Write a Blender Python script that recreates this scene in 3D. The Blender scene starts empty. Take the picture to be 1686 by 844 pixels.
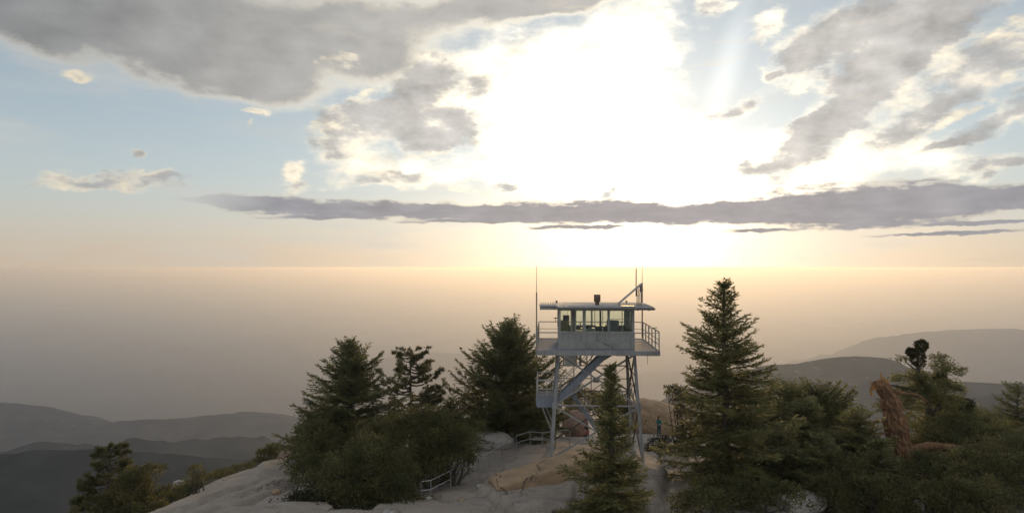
import bpy, bmesh, math, random
import numpy as np
from mathutils import Vector, Matrix

S = bpy.context.scene
COL = S.collection
R = math.radians
CAMZ = 12.0
FPX = 1140.0          # focal length in photograph pixels
HY = 440.0            # horizon row in the photograph

def P(px, py, d):
    """pixel of the photograph at depth d (metres) -> world point"""
    return np.array([(px - 843.0) / FPX * d, d, CAMZ - (py - HY) / FPX * d])

# ------------------------------------------------------------------ camera
cam_d = bpy.data.cameras.new('camera')
cam = bpy.data.objects.new('camera', cam_d); COL.objects.link(cam)
cam.location = (0, 0, CAMZ); cam.rotation_euler = (R(90), 0, 0)
cam_d.sensor_width = 36.0; cam_d.lens = 36.0 * FPX / 1686.0
cam_d.shift_y = (HY - 422.0) / 1686.0
cam_d.clip_start = 0.5; cam_d.clip_end = 200000.0
S.camera = cam

# ------------------------------------------------------------------ render / exposure
S.view_settings.view_transform = 'Standard'; S.view_settings.look = 'None'
S.view_settings.exposure = 0.0; S.view_settings.gamma = 1.0
S.render.engine = 'CYCLES'
S.cycles.use_denoising = True
S.cycles.max_bounces = 6; S.cycles.diffuse_bounces = 3; S.cycles.volume_bounces = 1
S.cycles.transparent_max_bounces = 12

# ------------------------------------------------------------------ sun and sky
SUN_AZ = math.atan((1050 - 843) / FPX); SUN_EL = math.atan((HY - 366) / FPX * math.cos(SUN_AZ))
SUN_STRENGTH = 2.0
SKY_STRENGTH = 0.1
sun_dir = Vector((math.sin(SUN_AZ) * math.cos(SUN_EL), math.cos(SUN_AZ) * math.cos(SUN_EL), math.sin(SUN_EL)))
sd = bpy.data.lights.new('sun', 'SUN'); sd.energy = SUN_STRENGTH; sd.angle = R(8.0); sd.color = (1.0, 0.63, 0.29)
sun = bpy.data.objects.new('sun', sd); COL.objects.link(sun)
sun.rotation_euler = (-sun_dir).to_track_quat('-Z', 'Y').to_euler()

class NT:
    """small helper for node trees: floats or sockets in, sockets out"""
    def __init__(s, nt): s.nt = nt
    def n(s, t, **kw):
        x = s.nt.nodes.new(t)
        for k, v in kw.items(): setattr(x, k, v)
        return x
    def put(s, sock, v):
        if v is None: return
        if isinstance(v, bpy.types.NodeSocket): s.nt.links.new(v, sock)
        else: sock.default_value = v
    def m(s, op, a, b=None, c=None, clamp=False):
        x = s.n('ShaderNodeMath', operation=op, use_clamp=clamp)
        for i, v in enumerate((a, b, c)): s.put(x.inputs[i], v)
        return x.outputs[0]
    def vm(s, op, a, b=None, scale=None):
        x = s.n('ShaderNodeVectorMath', operation=op)
        s.put(x.inputs[0], a); s.put(x.inputs[1], b)
        if scale is not None: s.put(x.inputs['Scale'], scale)
        return x.outputs['Value'] if op in ('LENGTH', 'DOT_PRODUCT', 'DISTANCE') else x.outputs['Vector']
    def rng(s, v, a, b, c=0.0, d=1.0, smooth=True):
        x = s.n('ShaderNodeMapRange', interpolation_type='SMOOTHSTEP' if smooth else 'LINEAR')
        for k, w in (('Value', v), ('From Min', a), ('From Max', b), ('To Min', c), ('To Max', d)): s.put(x.inputs[k], w)
        return x.outputs[0]
    def mix(s, f, a, b, blend='MIX'):
        x = s.n('ShaderNodeMix', data_type='RGBA', blend_type=blend)
        s.put(x.inputs[0], f)
        for i, v in ((6, a), (7, b)):
            if isinstance(v, tuple) and len(v) == 3: v = (*v, 1)
            s.put(x.inputs[i], v)
        return x.outputs[2]
    def comb(s, x, y, z):
        c = s.n('ShaderNodeCombineXYZ')
        for i, v in enumerate((x, y, z)): s.put(c.inputs[i], v)
        return c.outputs[0]
    def sep(s, v):
        x = s.n('ShaderNodeSeparateXYZ'); s.put(x.inputs[0], v); return x.outputs
    def mapping(s, v, loc=(0, 0, 0), rot=(0, 0, 0), scale=(1, 1, 1), kind='POINT'):
        x = s.n('ShaderNodeMapping', vector_type=kind); s.put(x.inputs['Vector'], v)
        x.inputs['Location'].default_value = loc; x.inputs['Rotation'].default_value = rot; x.inputs['Scale'].default_value = scale
        return x.outputs[0]
    def noise(s, v, scale, detail=4, rough=0.5, color=False, lac=2.0, dist=0.0):
        x = s.n('ShaderNodeTexNoise'); s.put(x.inputs['Vector'], v)
        x.inputs['Scale'].default_value = scale; x.inputs['Detail'].default_value = detail
        x.inputs['Roughness'].default_value = rough; x.inputs['Lacunarity'].default_value = lac; x.inputs['Distortion'].default_value = dist
        return x.outputs['Color'] if color else x.outputs['Fac']
    def ramp(s, f, stops):
        x = s.n('ShaderNodeValToRGB'); s.put(x.inputs[0], f); e = x.color_ramp.elements
        while len(e) < len(stops): e.new(0.5)
        for i, (p, c) in enumerate(stops): e[i].position = p; e[i].color = (*c, 1) if len(c) == 3 else c
        return x.outputs[0]

def ang(px, py):
    u = (px - 843.0) / FPX; az = math.atan(u)
    el = math.atan((HY - py) / FPX * math.cos(az))
    return math.degrees(az), math.degrees(el)

def build_world():
    w = bpy.data.worlds.new('World'); S.world = w; w.use_nodes = True
    nt = w.node_tree; nt.nodes.clear(); k = NT(nt)
    out = k.n('ShaderNodeOutputWorld'); bg = k.n('ShaderNodeBackground')
    bg.inputs['Strength'].default_value = SKY_STRENGTH
    nt.links.new(bg.outputs[0], out.inputs[0])
    tc = k.n('ShaderNodeTexCoord'); d0 = tc.outputs['Generated']
    xyz = k.sep(d0)
    zz = k.m('MAXIMUM', xyz[2], 0.0)
    dirv = k.vm('NORMALIZE', k.comb(xyz[0], xyz[1], zz))
    el = k.m('MULTIPLY', k.m('ARCSINE', k.sep(dirv)[2]), 57.29578)
    az = k.m('MULTIPLY', k.m('ARCTAN2', xyz[0], xyz[1]), 57.29578)
    sky = k.n('ShaderNodeTexSky', sky_type='NISHITA'); sky.sun_disc = False
    sky.sun_elevation = SUN_EL; sky.sun_rotation = SUN_AZ
    sky.altitude = 2400; sky.air_density = 1.0; sky.dust_density = 1.2; sky.ozone_density = 1.5
    nt.links.new(dirv, sky.inputs['Vector'])
    # everything below is written in display-linear units and divided by the strength at the end
    base = k.vm('SCALE', sky.outputs[0], scale=SKY_STRENGTH * NISHITA_GAIN)
    sd_ = k.vm('DOT_PRODUCT', dirv, tuple(sun_dir))
    th = k.m('MULTIPLY', k.m('ARCCOSINE', k.m('MINIMUM', sd_, 1.0)), 57.29578)     # degrees from the sun
    near = k.m('EXPONENT', k.m('MULTIPLY', th, -1 / 14.0))
    # thin dusty air low over the horizon, brighter towards the sun
    low = k.m('EXPONENT', k.m('MULTIPLY', k.m('POWER', k.m('MULTIPLY', el, 1 / 4.2), 1.5), -1.0))
    dusty = k.mix(k.m('MULTIPLY', near, 1.0), HORIZON_FAR, HORIZON_NEAR)
    veilpos = k.m('EXPONENT', k.m('MULTIPLY', el, -1 / 24.0))
    base = k.mix(k.m('MULTIPLY', veilpos, 0.85), base, PALE_BLUE)
    base = k.mix(low, base, dusty)
    base = k.mix(k.m('MULTIPLY', k.m('EXPONENT', k.m('MULTIPLY', th, -1 / 13.0)), 0.6), base, (1.05, 1.0, 0.90))
    # coordinates for the clouds, stirred by noise
    c0 = k.comb(az, el, 0.0)
    w1 = k.vm('SUBTRACT', k.noise(k.mapping(dirv, scale=(1, 1, 2)), 5.0, 5, 0.55, True), (0.5, 0.5, 0.5))
    w2 = k.vm('SUBTRACT', k.noise(k.mapping(dirv, scale=(1, 1, 2)), 22.0, 4, 0.6, True), (0.5, 0.5, 0.5))
    cw = k.vm('ADD', c0, k.vm('ADD', k.vm('MULTIPLY', w1, (6, 4.5, 0)), k.vm('MULTIPLY', w2, (2.2, 1.5, 0))))
    cb = k.vm('ADD', c0, k.vm('MULTIPLY', w2, (2.0, 0.7, 0)))
    def blob(v, px, py, rx, ry, rot=0.0, gain=1.0):
        a, e = ang(px, py); sc = math.cos(math.radians(a))
        deg = 57.29578 / FPX
        m = k.mapping(v, (a, e, 0), (0, 0, math.radians(rot)), (rx * deg * sc * sc, ry * deg * sc, 1), 'TEXTURE')
        return k.rng(k.vm('LENGTH', m), 1.0, 0.0, 0.0, gain)
    def field(v, blobs):
        """sum of soft blobs, chained four at a time so that few values are live at once"""
        acc = None
        for i in range(0, len(blobs), 4):
            vv = v
            if acc is not None:
                x = k.n('ShaderNodeVectorMath', operation='MULTIPLY_ADD')
                k.put(x.inputs[0], acc); x.inputs[1].default_value = (0, 0, 1e-9); k.put(x.inputs[2], v); vv = x.outputs[0]
            for b in blobs[i:i + 4]:
                s_ = blob(vv, *b)
                acc = s_ if acc is None else k.m('ADD', acc, s_)
        return acc
    fb = k.noise(k.mapping(dirv, scale=(1, 1, 1.9)), 15.0, 9, 0.56)
    fb = k.m('SUBTRACT', fb, 0.5)
    fine = k.m('SUBTRACT', k.noise(k.mapping(dirv, scale=(1, 1, 2.2)), 42.0, 6, 0.6), 0.5)
    dir2 = k.vm('ADD', dirv, k.vm('SCALE', k.vm('SUBTRACT', tuple(sun_dir), dirv), scale=0.07))
    fb2 = k.m('SUBTRACT', k.noise(k.mapping(dir2, scale=(1, 1, 1.9)), 15.0, 6, 0.56), 0.5)
    relief = k.m('SUBTRACT', fb, fb2)
    # thin high streaks in the open blue
    cir = k.noise(k.mapping(dirv, rot=(0, 0.12, 0), scale=(1, 1, 5)), 4.0, 7, 0.62)
    base = k.mix(k.m('MULTIPLY', k.rng(cir, 0.42, 0.75), 0.55), base, (0.60, 0.59, 0.56))
    # sunlit white veil around the sun
    V = field(cw, VEIL)
    V = k.m('ADD', V, k.m('MULTIPLY', k.m('ADD', k.m('MULTIPLY', fb, 1.7), k.m('MULTIPLY', fine, 0.8)), k.m('MULTIPLY', V, 2.5, clamp=True)))
    Va = k.rng(V, 0.10, 1.25)
    vcol = k.vm('SCALE', k.mix(k.rng(th, 8, 34), VEIL_NEAR, VEIL_FAR), scale=k.m('ADD', 1.0, k.m('MULTIPLY', relief, 1.1)))
    col = k.mix(Va, base, vcol)
    col = k.vm('ADD', col, k.vm('SCALE', (1.0, 0.93, 0.78), scale=k.m('MULTIPLY', k.m('EXPONENT', k.m('MULTIPLY', th, -1 / 7.5)), GLOW)))
    # smooth grey layer cloud at the upper left
    s0 = k.m('ADD', field(cw, STRATUS), k.m('ADD', k.m('MULTIPLY', fb, 0.75), k.m('MULTIPLY', fine, 0.25)))
    score = k.mix(k.rng(th, 16, 56), (0.52, 0.50, 0.47), (0.25, 0.262, 0.27))
    score = k.vm('SCALE', score, scale=k.m('ADD', 1.0, k.m('MULTIPLY', k.m('ADD', relief, k.m('MULTIPLY', k.vm('DOT_PRODUCT', w1, (1, 1, 1)), 0.35)), 0.5)))
    sedge = k.mix(k.rng(th, 12, 42), (1.3, 1.18, 0.93), (0.62, 0.57, 0.49))
    col = k.mix(k.rng(s0, 0.05, k.rng(th, 20, 45, 0.85, 0.95)), col, k.mix(k.rng(s0, 0.35, 1.0), sedge, score))
    # small sunlit tufts
    g0 = field(cw, GOLD)
    g0 = k.m('ADD', g0, k.m('MULTIPLY', k.m('ADD', k.m('MULTIPLY', fb, 2.8), k.m('MULTIPLY', fine, 2.6)), k.m('MULTIPLY', g0, 3.0, clamp=True)))
    gcol = k.mix(k.rng(th, 12, 45), (1.25, 1.12, 0.86), (0.74, 0.64, 0.48))
    gcol = k.vm('SCALE', gcol, scale=k.m('ADD', 0.92, k.m('MULTIPLY', relief, 1.2)))
    col = k.mix(k.m('MULTIPLY', k.rng(g0, 0.15, 1.2), 0.8), col, gcol)
    # broken cumulus
    behind = k.rng(k.m('ABSOLUTE', az), 44, 60)
    lf = k.m('MULTIPLY', k.m('SUBTRACT', k.noise(k.mapping(dirv, scale=(1, 1, 2)), 3.2, 3, 0.5), 0.43), 5.0)
    D = k.m('ADD', field(cw, GREY), k.m('MULTIPLY', behind, k.m('MAXIMUM', lf, 0.0)))
    D = k.m('ADD', D, k.m('MULTIPLY', k.m('ADD', k.m('MULTIPLY', fb, 1.9), k.m('MULTIPLY', fine, 1.2)), k.m('MULTIPLY', D, 3.0, clamp=True)))
    Da = k.m('MULTIPLY', k.rng(D, 0.05, 1.05), 0.96)
    thick = k.rng(k.m('SUBTRACT', D, k.m('MULTIPLY', relief, 2.4)), 0.20, 0.95)
    edge = k.mix(k.rng(th, 9, 40), EDGE_NEAR, EDGE_FAR)
    core = k.mix(k.rng(th, 8, 46), CORE_NEAR, CORE_FAR)
    core = k.mix(k.rng(th, 55, 110), core, CORE_UNSEEN_FILL)       # out-of-view clouds away from the sun, brightened to light the foreground
    core = k.vm('SCALE', core, scale=k.m('ADD', 1.0, k.m('MULTIPLY', k.m('ADD', relief, k.m('MULTIPLY', fb, -0.5)), k.rng(th, 15, 45, 1.7, 1.2))))
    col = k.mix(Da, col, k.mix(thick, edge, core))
    # pale shaft of light right of the sun
    sh = k.m('MULTIPLY', blob(c0, 1198, 110, 36, 150, -17), 0.19)
    col = k.vm('ADD', col, k.vm('SCALE', (1.0, 0.97, 0.9), scale=sh))
    # long low bar of cloud
    azn = k.rng(az, -36, 36, smooth=False)
    def curve(pts):
        x = k.n('ShaderNodeFloatCurve'); nt.links.new(azn, x.inputs['Value'])
        c = x.mapping.curves[0]
        while len(c.points) < len(pts): c.points.new(0.5, 0.5)
        for q, (px, v) in zip(c.points, pts):
            q.location = ((ang(px, 330)[0] + 36) / 72, v); q.handle_type = 'AUTO_CLAMPED'
        x.mapping.update(); return x.outputs[0]
    def elv(px, py): return ang(px, py)[1] / 10.0
    cen = curve([(p_, elv(p_, y_)) for p_, y_ in BAR_MID]); wid = curve([(p_, w_ * 57.29578 / FPX) for p_, w_ in BAR_HALF])
    bx = k.sep(cb)
    off = k.m('DIVIDE', k.m('SUBTRACT', bx[1], k.m('MULTIPLY', cen, 10.0)), k.m('MAXIMUM', wid, 0.001))
    streak = k.m('SUBTRACT', k.noise(k.mapping(dirv, scale=(1, 1, 9)), 9.0, 7, 0.6), 0.5)
    Bd = k.m('SUBTRACT', 1.25, k.m('ABSOLUTE', off))
    Bd = k.m('ADD', Bd, k.m('MULTIPLY', streak, 1.5))
    Bd = k.m('ADD', Bd, k.m('MULTIPLY', fine, 1.0))
    st = field(cb, STREAKS)
    st = k.m('ADD', st, k.m('MULTIPLY', streak, 1.6))
    Bd = k.m('MAXIMUM', Bd, k.m('SUBTRACT', st, 0.1))
    Ba = k.m('MULTIPLY', k.m('MULTIPLY', k.rng(Bd, 0.02, 0.6), k.rng(az, 52, 44)), k.rng(az, -27.5, -18))
    bthick = k.rng(Bd, 0.10, 0.55)
    bedge = k.mix(k.rng(th, 3, 26), BAR_EDGE_NEAR, BAR_EDGE_FAR)
    bcore = k.vm('SCALE', k.mix(k.rng(th, 4, 40), BAR_NEAR, BAR_FAR), scale=k.m('ADD', 1.0, k.m('ADD', k.m('MULTIPLY', streak, 0.5), k.m('MULTIPLY', relief, 0.5))))
    bcol = k.mix(bthick, bedge, bcore)
    col = k.mix(Ba, col, bcol)
    # the sun itself breaking over the edge of the bar, and the bright gap below it
    hot = k.m('MULTIPLY', blob(cb, 1116, 331, 26, 13), 2.0)
    col = k.vm('ADD', col, k.vm('SCALE', (1.0, 0.9, 0.66), scale=hot))
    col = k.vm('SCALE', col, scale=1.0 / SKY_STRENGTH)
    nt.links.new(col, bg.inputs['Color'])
    w.cycles.sampling_method = 'MANUAL'; w.cycles.sample_map_resolution = 512

NISHITA_GAIN = 1.5
HORIZON_FAR = (0.52, 0.435, 0.345); HORIZON_NEAR = (1.85, 1.18, 0.53)
PALE_BLUE = (0.56, 0.62, 0.64)
VEIL_NEAR = (1.45, 1.34, 1.12); VEIL_FAR = (0.95, 0.86, 0.70)
EDGE_NEAR = (1.7, 1.5, 1.15); EDGE_FAR = (0.86, 0.75, 0.56)
CORE_NEAR = (0.68, 0.64, 0.59); CORE_FAR = (0.42, 0.42, 0.42)
BAR_EDGE_NEAR = (1.6, 1.25, 0.8); BAR_EDGE_FAR = (0.66, 0.58, 0.47)
BAR_NEAR = (0.42, 0.385, 0.38); BAR_FAR = (0.33, 0.33, 0.36)
CORE_UNSEEN_FILL = (1.32, 1.32, 1.34)  # cloud brightness raised outside the view as fill for the foreground
GLOW = 1.2
VEIL = [(960, 190, 370, 185, 0, 1.1), (1120, 285, 340, 110), (1235, 105, 120, 130, 10, -1.3), (860, 110, 220, 80, 15), (1330, 280, 330, 75, 12), (660, 290, 240, 46), (1050, 40, 130, 110), (600, 245, 130, 60, 0, 0.8), (1480, 290, 240, 40, 8, 0.8)]
STRATUS = [(150, 10, 520, 120, -8, 1.3), (540, 50, 380, 110, 4, 1.3), (430, 140, 130, 64, -10, 1.2), (860, 5, 240, 50, 8, 1.1), (20, -60, 500, 150, 0, 1.3), (330, 110, 200, 60, -8, 0.9), (620, 110, 120, 50, 0, 0.6), (-20, 20, 260, 110, 0, 0.9), (950, -20, 200, 50, 10, 1.0)]
GOLD = [(820, 130, 70, 40, 20, 0.6), (760, 230, 90, 30, 0, 0.6), (700, 260, 90, 26, 0, 0.8), (545, 100, 60, 16, 0, 0.9), (130, 120, 50, 12, 0, 0.8), (405, 189, 55, 11, 0, 0.9), (590, 150, 60, 22, 20, 0.7), (540, 215, 60, 40, 40, 1.0), (490, 292, 26, 40, 70, 1.1), (590, 265, 110, 20, 0, 1.0), (640, 300, 150, 22, 0, 0.9),
        (700, 180, 90, 40, 30, 0.8), (1640, 62, 70, 26, 25, 0.9), (1430, 100, 60, 26, 40, 0.9), (1590, 175, 80, 20, 30, 0.9), (1640, 225, 60, 18, 30, 0.8), (1300, 150, 60, 22, 35, 0.8), (230, 290, 60, 12, 0, 1.0), (214, 256, 16, 14, 0, 1.0), (405, 212, 10, 12, 0, 0.9), (1530, 210, 90, 18, 25, 0.8), (1272, 116, 22, 14, 0, 1.1), (1275, 42, 50, 20, 30, 0.9), (760, 320, 200, 10, 0, 0.7)]
GREY = [(690, 140, 140, 60, 30, 1.2), (640, 205, 190, 56, -8, 1.4), (560, 240, 110, 34, 0, 0.9), (720, 240, 90, 36, 10, 0.8), (780, 150, 60, 30, 20, 0.8), (150, 296, 160, 15, -2, 0.9), (245, 292, 80, 16, 0, 1.0), (212, 256, 22, 16, 0, 0.8), (130, 118, 60, 16, 0, 0.7), (405, 188, 60, 12, 0, 0.7),
        (680, 296, 60, 20, 0, 0.9), (826, 311, 40, 12), (490, 298, 34, 40, 60, 0.9), (560, 268, 90, 18, 0, 0.8), (620, 310, 120, 14, 0, 0.7), (1002, 315, 34, 14, 20), (1050, 322, 26, 8), (760, 200, 60, 30, 0, 0.75), (930, 80, 60, 30, 20, 0.5),
        (1500, 30, 310, 90, 20, 1.2), (1350, 75, 130, 54, 25, 1.0), (1430, 150, 250, 72, 36, 1.2), (1330, 235, 190, 54, 40, 1.1), (1620, 110, 220, 54, 28, 1.1), (1480, 215, 150, 48, 25, 0.8),
        (1560, 245, 180, 18, 12, 0.9), (1640, 205, 140, 30, 25, 0.9), (1640, 275, 170, 22, 10, 0.9), (1275, 45, 60, 34, 30, 0.9), (1272, 116, 28, 18, 0, 0.9), (1215, 185, 80, 28, 30, 0.9), (1240, 270, 50, 18, 10, 0.8),
        (1700, 150, 130, 44, 30, 0.9), (1180, 10, 50, 28, 0, 0.9), (1150, 190, 40, 20, 0, 0.5)]
BAR_MID = [(-200, 326), (100, 326), (270, 326), (450, 338), (600, 346), (800, 349), (1000, 350), (1120, 351), (1300, 346), (1500, 338), (1686, 324), (1850, 318)]
BAR_HALF = [(-200, 0.2), (150, 0.2), (270, 2.0), (400, 13), (600, 15), (800, 17), (1000, 20), (1120, 16), (1300, 29), (1500, 36), (1686, 44), (1850, 44)]
STREAKS = [(820, 364, 240, 7, 1, 1.1), (960, 374, 140, 6, 0, 1.1), (1250, 379, 120, 8, 0, 1.1), (560, 358, 180, 6, 1), (1560, 384, 220, 6, 1, 1.1), (1600, 368, 190, 7, 2, 1.1), (750, 447, 45, 3)]
build_world()
# ------------------------------------------------------------------ helpers: tagging and meshes
def tag(o, label=None, cat=None, group=None, kind=None):
    for kk, v in (('label', label), ('category', cat), ('group', group), ('kind', kind)):
        if v: o[kk] = v
    return o

def empty(name, loc, label, cat, group=None, rz=0.0):
    o = bpy.data.objects.new(name, None); COL.objects.link(o)
    o.location = loc; o.rotation_euler = (0, 0, rz); o.empty_display_size = 0.3
    return tag(o, label, cat, group)

def link_mesh(name, me, mat, parent=None, smooth=False):
    o = bpy.data.objects.new(name, me); COL.objects.link(o)
    if mat and not me.materials: me.materials.append(mat)
    if smooth: me.polygons.foreach_set('use_smooth', [True] * len(me.polygons))
    if parent: o.parent = parent
    return o

class MB:
    """collects boxes, bars, tubes; build() links ONE mesh object"""
    def __init__(s): s.v = []; s.f = []
    def add(s, vs, fs):
        o = len(s.v); s.v += [tuple(v) for v in vs]; s.f += [tuple(i + o for i in f) for f in fs]; return s
    def box(s, lo, hi):
        (a, b, c), (d, e, f) = lo, hi
        vs = [(a, b, c), (d, b, c), (d, e, c), (a, e, c), (a, b, f), (d, b, f), (d, e, f), (a, e, f)]
        return s.add(vs, [(0, 3, 2, 1), (4, 5, 6, 7), (0, 1, 5, 4), (1, 2, 6, 5), (2, 3, 7, 6), (3, 0, 4, 7)])
    def bar(s, p, q, w, h=None, up=(0, 0, 1)):
        p, q = Vector(p), Vector(q); h = h or w
        d = (q - p).normalized(); u = Vector(up)
        if abs(d.dot(u)) > 0.97: u = Vector((0, 1, 0))
        x = d.cross(u).normalized(); y = x.cross(d)
        vs = []
        for c in (p, q):
            for a, b in ((-1, -1), (1, -1), (1, 1), (-1, 1)): vs.append(c + x * a * w / 2 + y * b * h / 2)
        return s.add(vs, [(0, 1, 2, 3), (7, 6, 5, 4), (0, 4, 5, 1), (1, 5, 6, 2), (2, 6, 7, 3), (3, 7, 4, 0)])
    def angle_iron(s, p, q, w, t=0.012):
        """an L section beam between two points"""
        p, q = Vector(p), Vector(q); d = (q - p).normalized(); u = Vector((0, 0, 1))
        if abs(d.dot(u)) > 0.97: u = Vector((0, 1, 0))
        x = d.cross(u).normalized(); y = x.cross(d)
        prof = [(0, 0), (w, 0), (w, t), (t, t), (t, w), (0, w)]
        vs = [c + x * (a - w / 2) + y * (b - w / 2) for c in (p, q) for a, b in prof]
        fs = [(5, 4, 3, 2, 1, 0), (6, 7, 8, 9, 10, 11)] + [(i, (i + 1) % 6, 6 + (i + 1) % 6, 6 + i) for i in range(6)]
        return s.add(vs, fs)
    def tube(s, pts, rad, n=8, cap=True):
        pts = [Vector(p) for p in pts]
        rr = rad if hasattr(rad, '__len__') else [rad] * len(pts)
        vs = []; fs = []
        t0 = (pts[1] - pts[0]).normalized()
        u = Vector((0, 0, 1)) if abs(t0.z) < 0.9 else Vector((1, 0, 0))
        for i, p in enumerate(pts):
            t = (pts[min(i + 1, len(pts) - 1)] - pts[max(i - 1, 0)]).normalized()
            x = t.cross(u).normalized(); y = x.cross(t); u = y if abs(t.dot(y)) < .9 else u
            for j in range(n):
                a = 2 * math.pi * j / n; vs.append(p + (x * math.cos(a) + y * math.sin(a)) * rr[i])
        for i in range(len(pts) - 1):
            for j in range(n):
                fs.append((i * n + j, i * n + (j + 1) % n, (i + 1) * n + (j + 1) % n, (i + 1) * n + j))
        if cap:
            fs.append(tuple(range(n))[::-1]); fs.append(tuple((len(pts) - 1) * n + j for j in range(n)))
        return s.add(vs, fs)
    def build(s, name, mat, parent=None, smooth=False, bevel=0.0):
        me = bpy.data.meshes.new(name); me.from_pydata(s.v, [], s.f)
        bm = bmesh.new(); bm.from_mesh(me); bmesh.ops.recalc_face_normals(bm, faces=bm.faces); bm.to_mesh(me); bm.free()
        o = link_mesh(name, me, mat, parent, smooth)
        if bevel:
            b = o.modifiers.new('bevel', 'BEVEL'); b.width = bevel; b.segments = 2; b.limit_method = 'ANGLE'
        return o

# ------------------------------------------------------------------ numpy noise
def _hash(ix, iy, iz, seed):
    h = (ix.astype(np.int64) * 374761393 + iy.astype(np.int64) * 668265263 + iz.astype(np.int64) * 2147483647 + seed * 144665) & 0xFFFFFFFF
    h = ((h ^ (h >> 13)) * 1274126177) & 0xFFFFFFFF
    h = ((h ^ (h >> 16)) * 2246822519) & 0xFFFFFFFF
    return ((h ^ (h >> 15)) & 0xFFFFFF) / float(0xFFFFFF)

def vnoise(x, y, z, seed=0):
    fx, fy, fz = np.floor(x), np.floor(y), np.floor(z)
    u, v, w = x - fx, y - fy, z - fz
    u, v, w = (t * t * t * (t * (t * 6 - 15) + 10) for t in (u, v, w))
    r = 0
    for a in (0, 1):
        for b in (0, 1):
            for c in (0, 1):
                r = r + _hash(fx + a, fy + b, fz + c, seed) * (u if a else 1 - u) * (v if b else 1 - v) * (w if c else 1 - w)
    return r * 2 - 1

def fbm(x, y, z=None, octv=5, seed=0, gain=0.5, ridged=False):
    z = np.zeros_like(x) if z is None else z
    s, a, tot = 0, 1.0, 0
    for i in range(octv):
        n = vnoise(x, y, z, seed + i * 17)
        if ridged: n = 1 - 2 * np.abs(n)
        s = s + a * n; tot += a; a *= gain
        x, y, z = x * 2.03 + 11.7, y * 2.03 - 5.3, z * 2.03 + 3.1
    return s / tot

def grid_mesh(name, X, Y, Z, wrap=False):
    nr, nc = X.shape
    co = np.stack([X, Y, Z], -1).reshape(-1, 3).astype(np.float32)
    i = np.arange(nr - 1)[:, None]; j = np.arange(nc if wrap else nc - 1)[None, :]
    j2 = (j + 1) % nc
    q = np.stack([i * nc + j, i * nc + j2, (i + 1) * nc + j2, (i + 1) * nc + j], -1).reshape(-1, 4)
    return fast_mesh(name, co, q)

def fast_mesh(name, co, quads):
    me = bpy.data.meshes.new(name); nq, k = quads.shape
    me.vertices.add(len(co)); me.vertices.foreach_set('co', np.ascontiguousarray(co, dtype=np.float32).ravel())
    me.loops.add(nq * k); me.loops.foreach_set('vertex_index', np.ascontiguousarray(quads, dtype=np.int32).ravel())
    me.polygons.add(nq); me.polygons.foreach_set('loop_start', np.arange(0, nq * k, k, dtype=np.int32))
    me.polygons.foreach_set('loop_total', np.full(nq, k, dtype=np.int32))
    me.update(calc_edges=True)
    return me

# ------------------------------------------------------------------ materials
def new_mat(name):
    m = bpy.data.materials.new(name); m.use_nodes = True
    k = NT(m.node_tree); b = m.node_tree.nodes['Principled BSDF']
    return m, k, b

def coords(k, world=True):
    return k.n('ShaderNodeNewGeometry').outputs['Position'] if world else k.n('ShaderNodeTexCoord').outputs['Object']

def bump(k, b, h, strength, dist):
    x = k.n('ShaderNodeBump'); x.inputs['Strength'].default_value = strength; x.inputs['Distance'].default_value = dist
    k.put(x.inputs['Height'], h); k.put(b.inputs['Normal'], x.outputs[0])

def plain(name, col, rough=0.6, metal=0.0, var=0.15, scale=6.0, world=False, bumpd=0.0):
    m, k, b = new_mat(name)
    n = k.noise(coords(k, world), scale, 6, 0.6)
    lo = tuple(c * (1 - var) for c in col); hi = tuple(min(1, c * (1 + var)) for c in col)
    k.put(b.inputs['Base Color'], k.ramp(n, [(0.3, lo), (0.7, hi)]))
    b.inputs['Roughness'].default_value = rough; b.inputs['Metallic'].default_value = metal
    if bumpd: bump(k, b, n, 0.5, bumpd)
    return m

def granite(name, base, warm, warm_amt, dark=(0.06, 0.06, 0.055)):
    m, k, b = new_mat(name); p = coords(k)
    big = k.noise(p, 0.22, 6, 0.6); mid = k.noise(p, 1.6, 7, 0.65, dist=0.4); fine = k.noise(p, 11.0, 6, 0.7)
    streak = k.noise(k.mapping(p, rot=(0, 0, 0.5), scale=(0.35, 1.6, 1.0)), 1.1, 6, 0.65)
    lo = tuple(c * 0.66 for c in base); hi = tuple(c * 1.28 for c in base)
    c = k.ramp(mid, [(0.30, lo), (0.55, base), (0.78, hi)])
    c = k.mix(k.m('MULTIPLY', k.rng(big, 0.52, 0.68), warm_amt), c, warm)
    c = k.mix(k.m('MULTIPLY', k.rng(streak, 0.56, 0.70), 0.65), c, dark)
    c = k.mix(0.42, c, k.ramp(fine, [(0.3, tuple(x * 0.55 for x in base)), (0.7, tuple(min(1, x * 1.4) for x in base))]))
    vo = k.n('ShaderNodeTexVoronoi', feature='DISTANCE_TO_EDGE'); vo.inputs['Scale'].default_value = 0.30
    k.put(vo.inputs['Vector'], k.vm('ADD', k.mapping(p, scale=(1, 0.5, 1)), k.vm('SCALE', k.noise(p, 0.9, 4, 0.6, True), scale=1.6)))
    crack = k.rng(vo.outputs['Distance'], 0.0, 0.012, 1.0, 0.0)
    crack = k.m('MULTIPLY', crack, k.rng(k.noise(p, 0.35, 3), 0.54, 0.64))
    c = k.mix(k.m('MULTIPLY', crack, 0.8), c, dark)
    k.put(b.inputs['Base Color'], c); b.inputs['Roughness'].default_value = 0.92
    b.inputs['Specular IOR Level'].default_value = 0.25
    h = k.m('ADD', k.m('ADD', k.m('MULTIPLY', mid, 0.6), k.m('MULTIPLY', fine, 0.22)), k.m('MULTIPLY', crack, -0.4))
    bump(k, b, h, 0.85, 0.26)
    return m

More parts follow.
